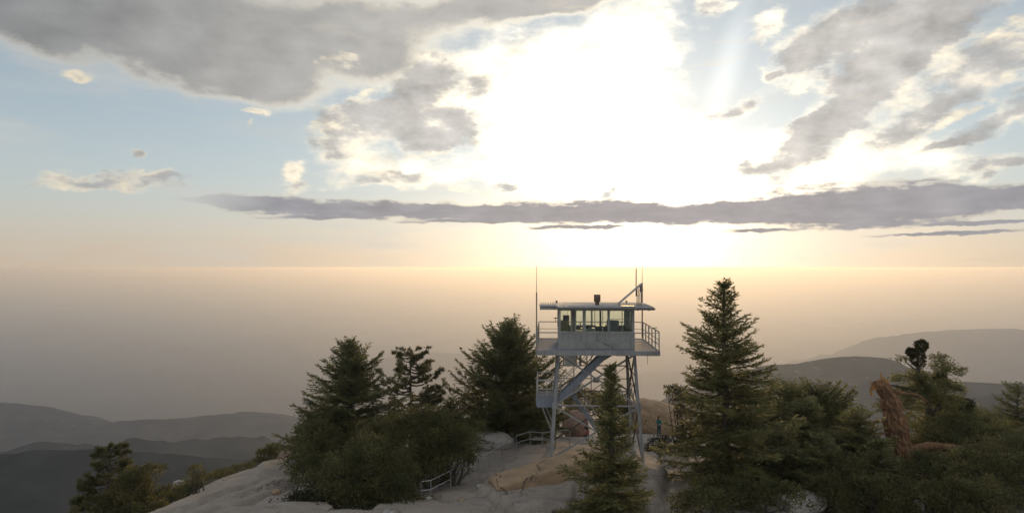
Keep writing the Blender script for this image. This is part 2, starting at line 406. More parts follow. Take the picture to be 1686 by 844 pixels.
def leaf_mat(name, c1, c2, c3=None, trans=1.0):
    """foliage: colour varies by clump and by leaf"""
    m, k, b = new_mat(name); p = coords(k)
    a = k.noise(p, 1.1, 4, 0.6); f = k.noise(p, 7.0, 2, 0.5)
    c = k.ramp(k.m('ADD', k.m('MULTIPLY', a, 0.65), k.m('MULTIPLY', f, 0.35)), [(0.40, c1), (0.58, c2)] + ([(0.68, c3)] if c3 else []))
    k.put(b.inputs['Base Color'], c); b.inputs['Roughness'].default_value = 0.6; b.inputs['Specular IOR Level'].default_value = 0.2
    # a leaf lets through about as much light as it reflects
    t = k.n('ShaderNodeBsdfTranslucent'); k.put(t.inputs['Color'], k.vm('SCALE', c, scale=trans))
    mx = k.n('ShaderNodeAddShader'); o = m.node_tree.nodes['Material Output']
    m.node_tree.links.new(b.outputs[0], mx.inputs[0]); m.node_tree.links.new(t.outputs[0], mx.inputs[1]); m.node_tree.links.new(mx.outputs[0], o.inputs['Surface'])
    return m

def bark_mat(name, c1, c2, scale=5.0):
    m, k, b = new_mat(name); p = coords(k)
    n = k.noise(k.mapping(p, scale=(1, 1, 0.18)), scale, 7, 0.65)
    k.put(b.inputs['Base Color'], k.ramp(n, [(0.32, c1), (0.66, c2)])); b.inputs['Roughness'].default_value = 0.95
    bump(k, b, n, 1.0, 0.07)
    return m

def metal_paint(name, col, rust=0.0, rough=0.8):
    m, k, b = new_mat(name); p = coords(k, False)
    n = k.noise(p, 2.2, 7, 0.62); st = k.noise(k.mapping(p, scale=(5, 5, 0.4)), 1.5, 6, 0.65)
    c = k.ramp(n, [(0.3, tuple(x * 0.78 for x in col)), (0.7, tuple(min(1, x * 1.15) for x in col))])
    c = k.mix(k.m('MULTIPLY', k.rng(st, 0.50, 0.72), 0.55), c, tuple(x * 0.5 * w for x, w in zip(col, (1.1, 0.95, 0.8))))
    if rust: c = k.mix(k.m('MULTIPLY', k.rng(n, 0.55, 0.75), rust), c, (0.16, 0.08, 0.045))
    k.put(b.inputs['Base Color'], c); b.inputs['Roughness'].default_value = rough; b.inputs['Metallic'].default_value = 0.0; b.inputs['Specular IOR Level'].default_value = 0.15
    bump(k, b, n, 0.25, 0.01)
    return m

M = {}
M['granite'] = granite('granite', (0.355, 0.315, 0.275), (0.38, 0.285, 0.205), 0.45)
M['tan_granite'] = granite('tan_granite', (0.40, 0.29, 0.19), (0.46, 0.30, 0.16), 0.8)
M['pink_granite'] = granite('pink_granite', (0.30, 0.20, 0.16), (0.30, 0.17, 0.12), 0.8)
M['white_granite'] = granite('white_granite', (0.42, 0.40, 0.38), (0.42, 0.32, 0.24), 0.4)
M['fir'] = leaf_mat('fir_needles', (0.046, 0.054, 0.019), (0.102, 0.102, 0.038), (0.155, 0.142, 0.056))
M['fir_dark'] = leaf_mat('dark_fir_needles', (0.042, 0.050, 0.019), (0.086, 0.090, 0.035), (0.14, 0.130, 0.052))
M['fir_blue'] = leaf_mat('olive_fir_needles', (0.050, 0.056, 0.020), (0.122, 0.118, 0.046), (0.18, 0.162, 0.068))
M['pine'] = leaf_mat('pine_needles', (0.028, 0.034, 0.014), (0.064, 0.064, 0.026), (0.10, 0.092, 0.038))
M['oak'] = leaf_mat('oak_leaves', (0.030, 0.034, 0.012), (0.074, 0.070, 0.026), (0.12, 0.105, 0.040))
M['oak_olive'] = leaf_mat('olive_shrub_leaves', (0.036, 0.038, 0.014), (0.076, 0.070, 0.026), (0.115, 0.098, 0.038))
M['clump'] = leaf_mat('dense_dark_leaves', (0.021, 0.025, 0.010), (0.046, 0.044, 0.016), None, 0.1)
M['dry'] = leaf_mat('dry_brush_leaves', (0.06, 0.05, 0.022), (0.12, 0.095, 0.04), (0.15, 0.115, 0.05))
M['bark'] = bark_mat('grey_bark', (0.04, 0.033, 0.026), (0.11, 0.09, 0.07))
M['red_bark'] = bark_mat('red_bark', (0.075, 0.040, 0.022), (0.29, 0.155, 0.078), 9.0)
M['raw_wood'] = bark_mat('raw_split_wood', (0.28, 0.13, 0.04), (0.45, 0.25, 0.075), 3.0)
M['dead_wood'] = bark_mat('dead_wood', (0.16, 0.13, 0.10), (0.34, 0.29, 0.24))
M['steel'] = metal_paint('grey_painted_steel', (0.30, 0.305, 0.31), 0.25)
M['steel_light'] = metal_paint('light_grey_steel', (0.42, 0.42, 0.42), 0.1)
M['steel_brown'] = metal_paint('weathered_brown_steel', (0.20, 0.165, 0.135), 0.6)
M['wall'] = metal_paint('grey_cab_wall', (0.33, 0.33, 0.32))
M['deck'] = metal_paint('blue_grey_deck', (0.24, 0.27, 0.32))
M['trim'] = metal_paint('greenish_window_trim', (0.34, 0.36, 0.33))
M['roof'] = metal_paint('galvanised_roof', (0.42, 0.42, 0.43), 0.0, 0.7)
M['soffit'] = plain('soffit', (0.16, 0.14, 0.12), 0.8)
M['white'] = plain('white_paint', (0.72, 0.72, 0.70), 0.5)
M['dark'] = plain('dark_metal', (0.035, 0.033, 0.032), 0.5)
M['rusty'] = plain('rusty_stovepipe', (0.13, 0.085, 0.065), 0.7, 0.2, 0.4)
M['concrete'] = plain('concrete', (0.34, 0.32, 0.30), 0.9, 0, 0.2, 5)
M['panel_cell'] = plain('solar_cells', (0.02, 0.025, 0.05), 0.15)
M['teal_box'] = plain('pale_green_enamel', (0.36, 0.46, 0.38), 0.5)
M['ochre'] = plain('ochre_cupboard', (0.36, 0.29, 0.10), 0.6)
M['wood'] = plain('brown_wood', (0.16, 0.10, 0.06), 0.6, 0, 0.3)

def glass_mat():
    m, k, b = new_mat('greenish_glass')
    nt = m.node_tree; nt.nodes.remove(b)
    tr = k.n('ShaderNodeBsdfTransparent'); tr.inputs['Color'].default_value = (0.93, 0.965, 0.935, 1)
    gl = k.n('ShaderNodeBsdfGlossy'); gl.inputs['Roughness'].default_value = 0.03; gl.inputs['Color'].default_value = (0.9, 0.95, 0.92, 1)
    fr = k.n('ShaderNodeFresnel'); fr.inputs['IOR'].default_value = 1.5
    mx = k.n('ShaderNodeMixShader'); nt.links.new(fr.outputs[0], mx.inputs[0])
    nt.links.new(tr.outputs[0], mx.inputs[1]); nt.links.new(gl.outputs[0], mx.inputs[2])
    nt.links.new(mx.outputs[0], nt.nodes['Material Output'].inputs['Surface'])
    return m
M['glass'] = glass_mat()

def hills_mat():
    m, k, b = new_mat('chaparral_hills'); p = coords(k)
    n = k.noise(p, 0.010, 8, 0.62); n2 = k.noise(p, 0.05, 6, 0.6); n3 = k.noise(p, 0.0025, 5, 0.6)
    c = k.ramp(n, [(0.40, (0.010, 0.016, 0.016)), (0.60, (0.036, 0.042, 0.040))])
    rock = k.m('MULTIPLY', k.rng(n2, 0.60, 0.66), k.rng(n3, 0.52, 0.62))
    c = k.mix(k.m('MULTIPLY', rock, 0.8), c, (0.15, 0.145, 0.13))
    k.put(b.inputs['Base Color'], c); b.inputs['Roughness'].default_value = 1.0; b.inputs['Specular IOR Level'].default_value = 0.0
    return m
M['hills'] = hills_mat()

# ------------------------------------------------------------------ the summit rock
CP = []
for q in [(240, 844, 29), (350, 844, 28), (480, 844, 27), (300, 812, 33), (400, 800, 34), (400, 770, 39), (470, 775, 38), (480, 748, 44), (550, 790, 36),
          (600, 844, 29), (690, 844, 29), (700, 815, 33), (780, 772, 38), (810, 742, 42), (848, 730, 44), (880, 722, 45.5), (908, 755, 37.7), (880, 844, 30),
          (980, 752, 38.5), (950, 728, 50), (967, 724, 60), (985, 714, 65), (905, 713, 55), (1058, 755, 37.7), (1085, 717, 54), (1100, 765, 42),
          (1100, 844, 30), (1200, 844, 30), (1320, 825, 33), (1400, 844, 32), (1600, 844, 32), (1250, 745, 50), (1500, 765, 42), (1686, 745, 48), (640, 740, 46), (720, 735, 47), (830, 720, 50)]:
    CP.append(tuple(P(*q)))
CP += [(-17.5, 50, -6), (-20, 60, -14), (-20, 28, -0.2), (-25, 31, -4), (-35, 42, -11), (-30, 58, -18), (-14, 62, -9), (-8, 72, -12), (-19.7, 40, -2.4), (-22, 36, -3.6),
       (3, 88, -16), (12, 86, -15), (20, 80, -14), (34, 62, -8), (48, 50, -8), (46, 74, -20), (60, 60, -18), (-10, 14, 0.5), (10, 14, 0.5), (30, 16, 0.5), (-26, 16, -3), (45, 30, -2),
       (-12, 54, -3.8), (-5, 58, -3.5), (60, 35, -7)]
CP = np.array(CP)
def _tps():
    x = CP[:, :2]; n = len(x)
    r = np.linalg.norm(x[:, None] - x[None], axis=-1)
    K = np.where(r > 0, r * r * np.log(r + 1e-9), 0) + np.eye(n) * 6.0
    A = np.zeros((n + 3, n + 3)); A[:n, :n] = K; A[:n, n] = 1; A[:n, n + 1:] = x; A[n, :n] = 1; A[n + 1:, :n] = x.T
    return np.linalg.solve(A, np.concatenate([CP[:, 2], np.zeros(3)]))
TPS = _tps()
def ground(x, y, detail=True):
    x = np.asarray(x, float); y = np.asarray(y, float); shp = x.shape; x = x.ravel(); y = y.ravel()
    r = np.sqrt((x[:, None] - CP[None, :, 0]) ** 2 + (y[:, None] - CP[None, :, 1]) ** 2)
    z = (np.where(r > 0, r * r * np.log(r + 1e-9), 0) @ TPS[:-3]) + TPS[-3] + TPS[-2] * x + TPS[-1] * y
    z = np.maximum(z, -24)
    if detail:
        z = z + 0.46 * fbm(x / 5.0, y / 5.0, octv=4, seed=5) + 0.10 * fbm(x / 1.1, y / 1.1, octv=4, seed=9)
        # exfoliation shelves
        s = (z * 0.9 + 0.35 * x * 0.3 + 0.9 * fbm(x / 9, y / 9, octv=3, seed=31)) * 1.1
        f = s - np.floor(s); z = z + 0.24 * (np.clip((f - 0.90) / 0.10, 0, 1) - f)
    return z.reshape(shp)
def gz(x, y): return float(ground(np.array([x]), np.array([y]))[0])

JOINTS = [([(950, 772, 34), (946, 800, 31.5), (936, 850, 28)], .16, .55, .14), ([(250, 836, 29.5), (330, 812, 31.5), (392, 790, 34)], .14, .18, .12), ([(300, 850, 28), (380, 815, 31), (455, 790, 34)], .14, .16, .12),
          ([(400, 800, 33), (470, 785, 35)], .14, .18, .10), ([(690, 800, 34), (800, 810, 33), (850, 830, 31), (935, 812, 31.5)], .15, .25, .14), ([(760, 790, 36), (845, 762, 38), (905, 762, 37)], .14, .12, .10),
          ([(800, 850, 29), (815, 815, 32)], .14, .22, .08), ([(1080, 850, 29), (1100, 780, 36), (1085, 740, 46)], .2, .4, .15), ([(330, 850, 28), (420, 828, 29.5), (480, 812, 31)], .13, .14, .08)]
def build_summit():
    ys = np.exp(np.linspace(math.log(13.0), math.log(92.0), 400)); us = np.linspace(-1.05, 1.05, 540)
    X = us[None, :] * (ys[:, None] * 0.62 + 14); Y = np.repeat(ys[:, None], len(us), 1)
    Z = ground(X, Y)
    for pts, wd, dp, step in JOINTS:
        W = [P(*q)[:2] for q in pts]; best = np.full(X.shape, 1e9); sg = np.zeros(X.shape)
        jx = X + 0.25 * fbm(X / 0.8, Y / 0.8, octv=3, seed=41); jy = Y + 0.25 * fbm(X / 0.8, Y / 0.8, octv=3, seed=42)
        for a, b in zip(W[:-1], W[1:]):
            e = b - a; t = np.clip(((jx - a[0]) * e[0] + (jy - a[1]) * e[1]) / (e @ e), 0, 1)
            dd = np.hypot(jx - a[0] - t * e[0], jy - a[1] - t * e[1]); c = np.sign(e[0] * (jy - a[1]) - e[1] * (jx - a[0]))
            sg = np.where(dd < best, c, sg); best = np.minimum(best, dd)
        Z = Z - dp * np.exp(-(best / wd) ** 2) + step * sg * np.exp(-(best / 1.6) ** 2) * np.clip(best / (wd * .8), 0, 1)
    edge = np.clip((np.abs(us)[None, :] - 0.9) / 0.15, 0, 1) * 18 + np.clip((Y - 84) / 8, 0, 1) * 18 + np.clip((15 - Y) / 2, 0, 1) * 20
    me = grid_mesh('granite_summit', X, Y, Z - edge)
    o = link_mesh('ground', me, M['granite'], None, True); tag(o, 'pale grey granite summit with smooth rounded slabs', None, None, 'structure')
build_summit()

RIDGES = [  # crest lines as (pixel column, pixel row, depth), flank slope
    ([(-420, 770, 1300), (-200, 760, 1350), (0, 752, 1400), (60, 741, 1400), (130, 737, 1400), (200, 741, 1450), (300, 752, 1500), (420, 752, 1600), (520, 775, 1700)], 0.42),
    ([(-500, 620, 3000), (-200, 645, 3100), (0, 665, 3200), (60, 672, 3200), (130, 686, 3200), (230, 712, 3100), (330, 745, 3000)], 0.42),
    ([(120, 735, 2500), (200, 707, 2600), (270, 693, 2650), (350, 690, 2700), (420, 697, 2700), (520, 722, 2700), (620, 765, 2700)], 0.42),
    ([(1225, 622, 3600), (1260, 606, 3700), (1330, 598, 3700), (1390, 592, 3700), (1430, 597, 3700), (1480, 612, 3700), (1560, 636, 3600), (1700, 640, 3500)], 0.62),
    ([(1430, 590, 6000), (1480, 565, 6200), (1530, 549, 6300), (1600, 543, 6400), (1650, 541, 6400), (1760, 552, 6400), (1900, 570, 6200)], 0.40),
    ([(520, 650, 5000), (600, 612, 5200), (650, 592, 5300), (700, 583, 5400), (790, 588, 5400), (860, 603, 5400), (960, 620, 5200), (1060, 622, 5000), (1130, 612, 5000), (1200, 640, 5000)], 0.40),
    ([(730, 580, 9000), (800, 556, 9200), (860, 534, 9400), (900, 529, 9500), (960, 540, 9500), (1050, 532, 9500), (1120, 522, 9500), (1200, 530, 9500), (1300, 560, 9000)], 0.35),
    ([(1540, 690, 2000), (1620, 668, 2100), (1690, 655, 2100), (1900, 640, 2100)], 0.42)]
def build_hills():
    th = np.concatenate([np.linspace(-44, 44, 500), np.linspace(46, 314, 70)]); th = np.radians(th)
    rr = np.exp(np.linspace(math.log(14.0), math.log(52000.0), 250))
    X = rr[:, None] * np.sin(th)[None]; Y = rr[:, None] * np.cos(th)[None]
    nx, ny = X / 900, Y / 900
    rid = fbm(nx, ny, octv=6, seed=3, ridged=True); low = fbm(X / 4000, Y / 4000, octv=4, seed=8)
    rad = np.hypot(X, Y)
    H = -1150 + 70 * low + 60 * rid * np.clip(rad / 3000, 0, 1)
    wx = X + 180 * fbm(nx * 1.3, ny * 1.3, octv=4, seed=21) * np.clip(rad / 2500, 0, 1); wy = Y + 180 * fbm(nx * 1.3, ny * 1.3, octv=4, seed=22) * np.clip(rad / 2500, 0, 1)
    dc = np.hypot(X - 5, Y - 50); H = np.maximum(H, -22 - 0.52 * dc + 10 * fbm(X / 60, Y / 60, octv=4, seed=6) * np.clip(dc / 100, 0, 1))
    for (pts, slope), far in zip(RIDGES, (0.5, 0.75, 0.85, 0.36, 0.85, 1.25, 1.6, 0.5)):
        W = np.array([P(q[0], q[1], q[2] * far) for q in pts]); best = np.full(X.shape, -1e9)
        for a, b in zip(W[:-1], W[1:]):
            e = b[:2] - a[:2]; t = np.clip(((wx - a[0]) * e[0] + (wy - a[1]) * e[1]) / (e @ e), 0, 1)
            dd = np.hypot(wx - a[0] - t * e[0], wy - a[1] - t * e[1]); c = 0.03 * a[1]
            best = np.maximum(best, a[2] + t * (b[2] - a[2]) - slope * (np.sqrt(dd * dd + c * c) - c) + np.clip(dd / 600, 0.10, 1) * 130 * rid)
        H = np.maximum(H, best)
    me = grid_mesh('hills', X, Y, H, True)
    o = link_mesh('hills', me, M['hills'], None, True); tag(o, 'hazy chaparral hills falling away to the valley', None, None, 'structure')
build_hills()

# ------------------------------------------------------------------ haze
HAZE_DENSITY = 1.5e-4
def build_haze():
    b = MB().box((-60000, -60000, -1500), (60000, 60000, 14.5))
    m = bpy.data.materials.new('haze'); m.use_nodes = True; nt = m.node_tree; nt.nodes.clear()
    o_ = nt.nodes.new('ShaderNodeOutputMaterial'); v = nt.nodes.new('ShaderNodeVolumePrincipled')
    v.inputs['Color'].default_value = (0.63, 0.75, 1.0, 1); v.inputs['Absorption Color'].default_value = (1, 1, 1, 1); v.inputs['Density'].default_value = HAZE_DENSITY; v.inputs['Anisotropy'].default_value = 0.57
    nt.links.new(v.outputs[0], o_.inputs['Volume'])
    try: m.cycles.homogeneous_volume = True
    except Exception: pass
    tag(b.build('haze', m), 'pale smoky haze filling the valley', None, None, 'stuff')
build_haze()
# ------------------------------------------------------------------ foliage
class Kites:
    """many small pointed leaves / needle sprays, kept as numpy arrays and written as ONE mesh"""
    def __init__(s, seed): s.q = []; s.rs = np.random.RandomState(seed)
    def add(s, P0, D, L, W, S_=None):
        P0 = np.atleast_2d(P0); n = len(P0); D = np.atleast_2d(D); D = D / (np.linalg.norm(D, axis=1, keepdims=True) + 1e-9)
        L = np.broadcast_to(L, (n,))[:, None]; W = np.broadcast_to(W, (n,))[:, None]
        if S_ is None: S_ = s.rs.normal(size=(n, 3))
        S_ = np.cross(D, S_); S_ = S_ / (np.linalg.norm(S_, axis=1, keepdims=True) + 1e-9)
        m = P0 + D * L * 0.45
        s.q.append(np.stack([P0, m + S_ * W * 0.5, P0 + D * L, m - S_ * W * 0.5], 1))
    def build(s, name, mat, parent=None):
        a = np.concatenate(s.q); me = fast_mesh(name, a.reshape(-1, 3), np.arange(len(a) * 4).reshape(-1, 4))
        return link_mesh(name, me, mat, parent)

def fir(label, px, pytop, d, rfun, seed, mat='fir', group=None, lean=(0, 0), clear=0.06, whorl=0.34, per=6, droop=0.32, upturn=0.25, dens=1.0, cat='tree', name='fir_tree', base_z=None, kl=0.19, gaps=0.0, bark='bark'):
    """a fir: tapered trunk, whorls of limbs, flat sprays of needles. rfun(t): crown radius at height fraction t"""
    rs = np.random.RandomState(seed)
    top = P(px, pytop, d); bx, by = top[0] - lean[0], top[1] - lean[1]
    bz = (gz(bx, by) - 0.15) if base_z is None else base_z
    H = top[2] - bz
    root = empty(name, (bx, by, bz), label, cat, group)
    r0 = 0.018 * H + 0.05
    tp = [(lean[0] * t + 0.03 * H * 0.1 * math.sin(t * 7 + seed), lean[1] * t + 0.004 * H * math.cos(t * 9), H * t) for t in np.linspace(0, 1, 12)]
    def axis(t): return np.array([np.interp(t, np.linspace(0, 1, 12), [p[i] for p in tp]) for i in range(3)])
    MB().tube(tp, [r0 * (1 - 0.93 * t) ** 0.9 + 0.008 for t in np.linspace(0, 1, 12)], 8).build('trunk', M[bark], root, True)
    wood = MB(); K = Kites(seed + 1)
    z = H * clear; phase = rs.rand() * 6
    while z < H * 0.985:
        t = z / H; R0 = rfun(t)
        nb = max(3, int(round(per * (0.75 + 0.5 * rs.rand()))))
        phase += 1.1 + rs.rand()
        for b in range(nb):
            if rs.rand() < gaps: continue
            az = phase + 2 * math.pi * b / nb + rs.normal() * 0.22
            L = R0 * (0.55 + 0.55 * rs.rand()) * (1 + 0.22 * math.sin(az * 2 + t * 17 + seed) * math.cos(az - t * 11))
            if L < 0.08: L = 0.08
            zz = min(t + rs.normal() * whorl / H * 0.35, 0.995); o = axis(max(zz, 0.01))
            e = (0.62 * t ** 1.5 + 0.10) - 0.10 * (1 - t) + rs.normal() * 0.10
            h = np.array([math.cos(az), math.sin(az), 0.0])
            n = max(4, int(L / 0.13)); s_ = np.linspace(0, 1, n)
            zc = L * (math.tan(e) * s_ - droop * (1 - 0.6 * t) * s_ ** 1.6 + upturn * s_ ** 3.2)
            wig = rs.normal() * 0.08 * L * s_ ** 2
            side = np.array([-h[1], h[0], 0.0])
            pts = o + h * (L * s_)[:, None] + side * wig[:, None]; pts[:, 2] += zc
            if L > 0.35:
                wood.tube([tuple(p) for p in pts[::max(1, n // 4)]], [0.012 + 0.012 * L * (1 - i / 5) for i in range(len(pts[::max(1, n // 4)]))], 4, False)
            # side twigs
            step = 0.105 / dens; m = max(3, int(L * 0.92 / step))
            u = np.clip(np.linspace(0.10 if L > .5 else 0.0, 1.0, m) + rs.normal(size=m) * 0.02, 0, 1)
            base = np.stack([np.interp(u, s_, pts[:, i]) for i in range(3)], 1)
            T = np.gradient(pts, axis=0); T /= np.linalg.norm(T, axis=1, keepdims=True)
            Tu = np.stack([np.interp(u, s_, T[:, i]) for i in range(3)], 1)
            for sg in (-1, 1):
                tl = (0.14 + 0.42 * L * (1 - u) ** 0.7 * np.clip(u * 4, 0.3, 1)) * (0.7 + 0.5 * rs.rand(m)); tl = np.minimum(tl, 0.75)
                dr = Tu * 0.75 + side * sg * 0.85 + rs.normal(size=(m, 3)) * 0.16; dr[:, 2] -= 0.05
                dr /= np.linalg.norm(dr, axis=1, keepdims=True)
                kmax = int(tl.max() / 0.115) + 1
                for k in range(kmax):
                    f = k * 0.115; ok = tl > f
                    if not ok.any(): break
                    q = base[ok] + dr[ok] * f; q[:, 2] -= 0.10 * f * f / 0.5 * droop * 2
                    nn = ok.sum()
                    for sp in (-0.55, 0.55):
                        dd = dr[ok] + np.cross(dr[ok], (0, 0, 1.0)) * sp + rs.normal(size=(nn, 3)) * 0.22
                        K.add(q, dd, kl * (0.7 + 0.5 * rs.rand(nn)), 0.055 + 0.02 * rs.rand(nn), rs.normal(size=(nn, 3)) * 0.6 + np.array([0, 0, 1.0]))
            # needles along the limb itself
            dd = Tu + rs.normal(size=(m, 3)) * 0.45
            K.add(base, dd, kl, 0.06)
        z += whorl * (0.6 + 0.5 * rs.rand()) * (0.55 + 0.45 * (1 - t) if H > 5 else 0.7)
    # leader
    K.add(np.repeat([axis(0.98)], 14, 0), rs.normal(size=(14, 3)) * 0.35 + np.array([0, 0, 1.0]), 0.25, 0.05)
    if wood.v: wood.build('limbs', M[bark], root)['kind'] = 'stuff'
    K.build('crown', M[mat], root)
    return root

def cone(r, p=0.85, tip=0.0, low=0.0):
    return lambda t: r * ((1 - t) ** p) * (1 - low * max(0, 0.25 - t) * 3) + tip

def tuft_pine(label, px, pytop, d, limbs, seed, mat='pine', trunk_r=0.16, tl=0.30, n_need=64, group=None, name='pine_tree', base_z=None, needle_w=0.035):
    """an open pine: limbs given as (height fraction, azimuth deg, length, rise), needle tufts at the ends"""
    rs = np.random.RandomState(seed); top = P(px, pytop, d); bx, by = top[0], top[1]
    bz = (gz(bx, by) - 0.15) if base_z is None else base_z; H = top[2] - bz
    root = empty(name, (bx, by, bz), label, 'tree', group)
    tp = [(0.05 * math.sin(3 * t + seed), 0.05 * math.cos(4 * t), H * t) for t in np.linspace(0, 0.97, 9)]
    MB().tube(tp, [trunk_r * (1 - 0.85 * t) for t in np.linspace(0, 1, 9)], 8).build('trunk', M['bark'], root, True)
    wood = MB(); K = Kites(seed)
    def tuft(p, dirv, r):
        n = int(n_need * (0.7 + 0.6 * rs.rand()))
        D = rs.normal(size=(n, 3)); D /= np.linalg.norm(D, axis=1, keepdims=True); D = D + np.array(dirv) * 0.75 + np.array([0, 0, 0.25])
        q = np.array(p) - np.array(dirv) * r * rs.rand(n)[:, None] * 0.8
        K.add(q, D, r * (0.7 + 0.5 * rs.rand(n)), needle_w)
    for (t, az, L, rise) in limbs:
        a = math.radians(az); h = np.array([math.cos(a), math.sin(a), 0]); side = np.array([-h[1], h[0], 0])
        o = np.array([0.05 * math.sin(3 * t + seed), 0.05 * math.cos(4 * t), H * t]); n = 6; s_ = np.linspace(0, 1, n)
        pts = o + h * (L * s_)[:, None] + side * (rs.normal() * 0.12 * L * s_ ** 2)[:, None]; pts[:, 2] += L * (rise * s_ ** 1.4 - 0.15 * np.sin(s_ * 3))
        wood.tube([tuple(p) for p in pts], [0.05 * (1 - 0.75 * x) * min(1, L / 1.2) + 0.008 for x in s_], 5, False)
        for j in range(max(3, int(L * 6.0))):
            u = 0.35 + 0.65 * rs.rand(); p = np.array([np.interp(u, s_, pts[:, i]) for i in range(3)])
            dv = h * (0.6 + 0.5 * u) + side * rs.normal() * 0.8 + np.array([0, 0, 0.35 + 0.3 * rs.rand()]); dv /= np.linalg.norm(dv)
            l2 = (0.2 + 0.34 * rs.rand()) * min(1.0, 0.45 + L * 0.5)
            q = p + dv * l2; wood.tube([tuple(p), tuple(q)], [0.014, 0.008], 3, False); tuft(q, dv, tl * (0.75 + 0.4 * rs.rand()))
        tuft(pts[-1], h, tl)
    for j in range(5): tuft(np.array([rs.normal() * .06, rs.normal() * .06, H * (0.95 + 0.012 * j)]), (0, 0, 1.0), tl * 0.8)
    if wood.v: wood.build('limbs', M['bark'], root)['kind'] = 'stuff'
    K.build('crown', M[mat], root)
    return root

def shrub(label, lobes, seed, mat='oak', group=None, name='oak_shrub', leaf=0.13, dens=1.0, clump_r=0.42, stem=True, cat='shrub'):
    """broad shrub: lobes = [(px, py, d, rx, ry, rz)], each lobe covered by leafy clumps; the stems rise from the ground"""
    rs = np.random.RandomState(seed)
    c0 = np.mean([P(*l[:3]) for l in lobes], 0); bx, by = c0[0], c0[1]; bz = gz(bx, by)
    root = empty(name, (bx, by, bz), label, cat, group); o = np.array([bx, by, bz])
    K = Kites(seed); wood = MB()
    for (px, py, d, rx, ry, rz) in lobes:
        c = P(px, py, d) - o; area = (rx * ry + rx * rz + ry * rz) / 3 * 12.5
        nc = max(6, int(area / (clump_r * clump_r * 1.15) * dens))
        for i in range(nc):
            v = rs.normal(size=3); v /= np.linalg.norm(v)
            if v[2] < -0.45: v[2] *= -1
            rad = 0.70 + 0.55 * rs.rand() ** 1.6 if rs.rand() < 0.8 else 0.4 + 0.4 * rs.rand()
            rad *= 1 + 0.20 * math.sin(5 * v[0] + seed) * math.cos(4 * v[2] + seed)
            if rs.rand() < 0.12: rad *= 1.18
            cr = clump_r * (0.55 + 0.75 * rs.rand())
            cc = c + v * np.array([rx, ry, rz]) * rad
            n = int(60 * (cr / 0.42) ** 1.5 * (clump_r / 0.42) ** 0.5 * (0.13 / leaf) ** 1.2 * (0.7 + 0.6 * rs.rand()))
            w = rs.normal(size=(n, 3)); w /= np.linalg.norm(w, axis=1, keepdims=True)
            w = w + v * 0.55 + np.array([0, 0, 0.3]); rr = cr * (0.40 + 0.75 * rs.rand(n))[:, None]
            q = cc + w / np.linalg.norm(w, axis=1, keepdims=True) * rr * np.array([1.15, 1.15, 0.75])
            D = w + rs.normal(size=(n, 3)) * 0.6
            K.add(q, D, leaf * (0.7 + 0.6 * rs.rand(n)), leaf * 0.62)
            if stem and i % (6 if name != 'round_tree' else 30) == 0:
                s0 = np.array([c[0] * 0.8 + rs.normal() * 0.15, c[1] * 0.8 + rs.normal() * 0.15, -0.1])
                md = (s0 + cc) / 2 + rs.normal(size=3) * 0.12
                wood.tube([tuple(s0), tuple(md), tuple(cc)], [0.045, 0.03, 0.012], 4, False)
    if wood.v: wood.build('stems', M['bark'], root)['kind'] = 'stuff'
    K.build('crown', M[mat], root)
    return root

def boulder(label, c, r, rz=0.0, seed=0, mat='granite', box=0.0, tilt=(0, 0), amp=0.16, name='boulder', cat='boulder', sub=5):
    bm = bmesh.new(); bmesh.ops.create_icosphere(bm, subdivisions=sub, radius=1.0)
    co = np.array([v.co[:] for v in bm.verts])
    if box:
        p = 2 + box * 8; nrm = (np.abs(co) ** p).sum(1) ** (1 / p); co = co / nrm[:, None]
    nz = fbm(co[:, 0] * 1.3 + seed, co[:, 1] * 1.3, co[:, 2] * 1.3, 4, seed) * amp + fbm(co[:, 0] * 5, co[:, 1] * 5 + seed, co[:, 2] * 5, 3, seed + 5) * amp * 0.45
    co = co * (1 + nz)[:, None] * np.array(r)
    for v, q in zip(bm.verts, co): v.co = q
    me = bpy.data.meshes.new(name); bm.to_mesh(me); bm.free()
    o = link_mesh(name, me, M[mat], None, True); o.location = tuple(c); o.rotation_euler = (tilt[0], tilt[1], rz)
    return tag(o, label, cat)

# ---- the trees, left to right and near the tower
def lin(*pts):
    xs = [p[0] for p in pts]; ys = [p[1] for p in pts]
    return lambda t: float(np.interp(t, xs, ys))

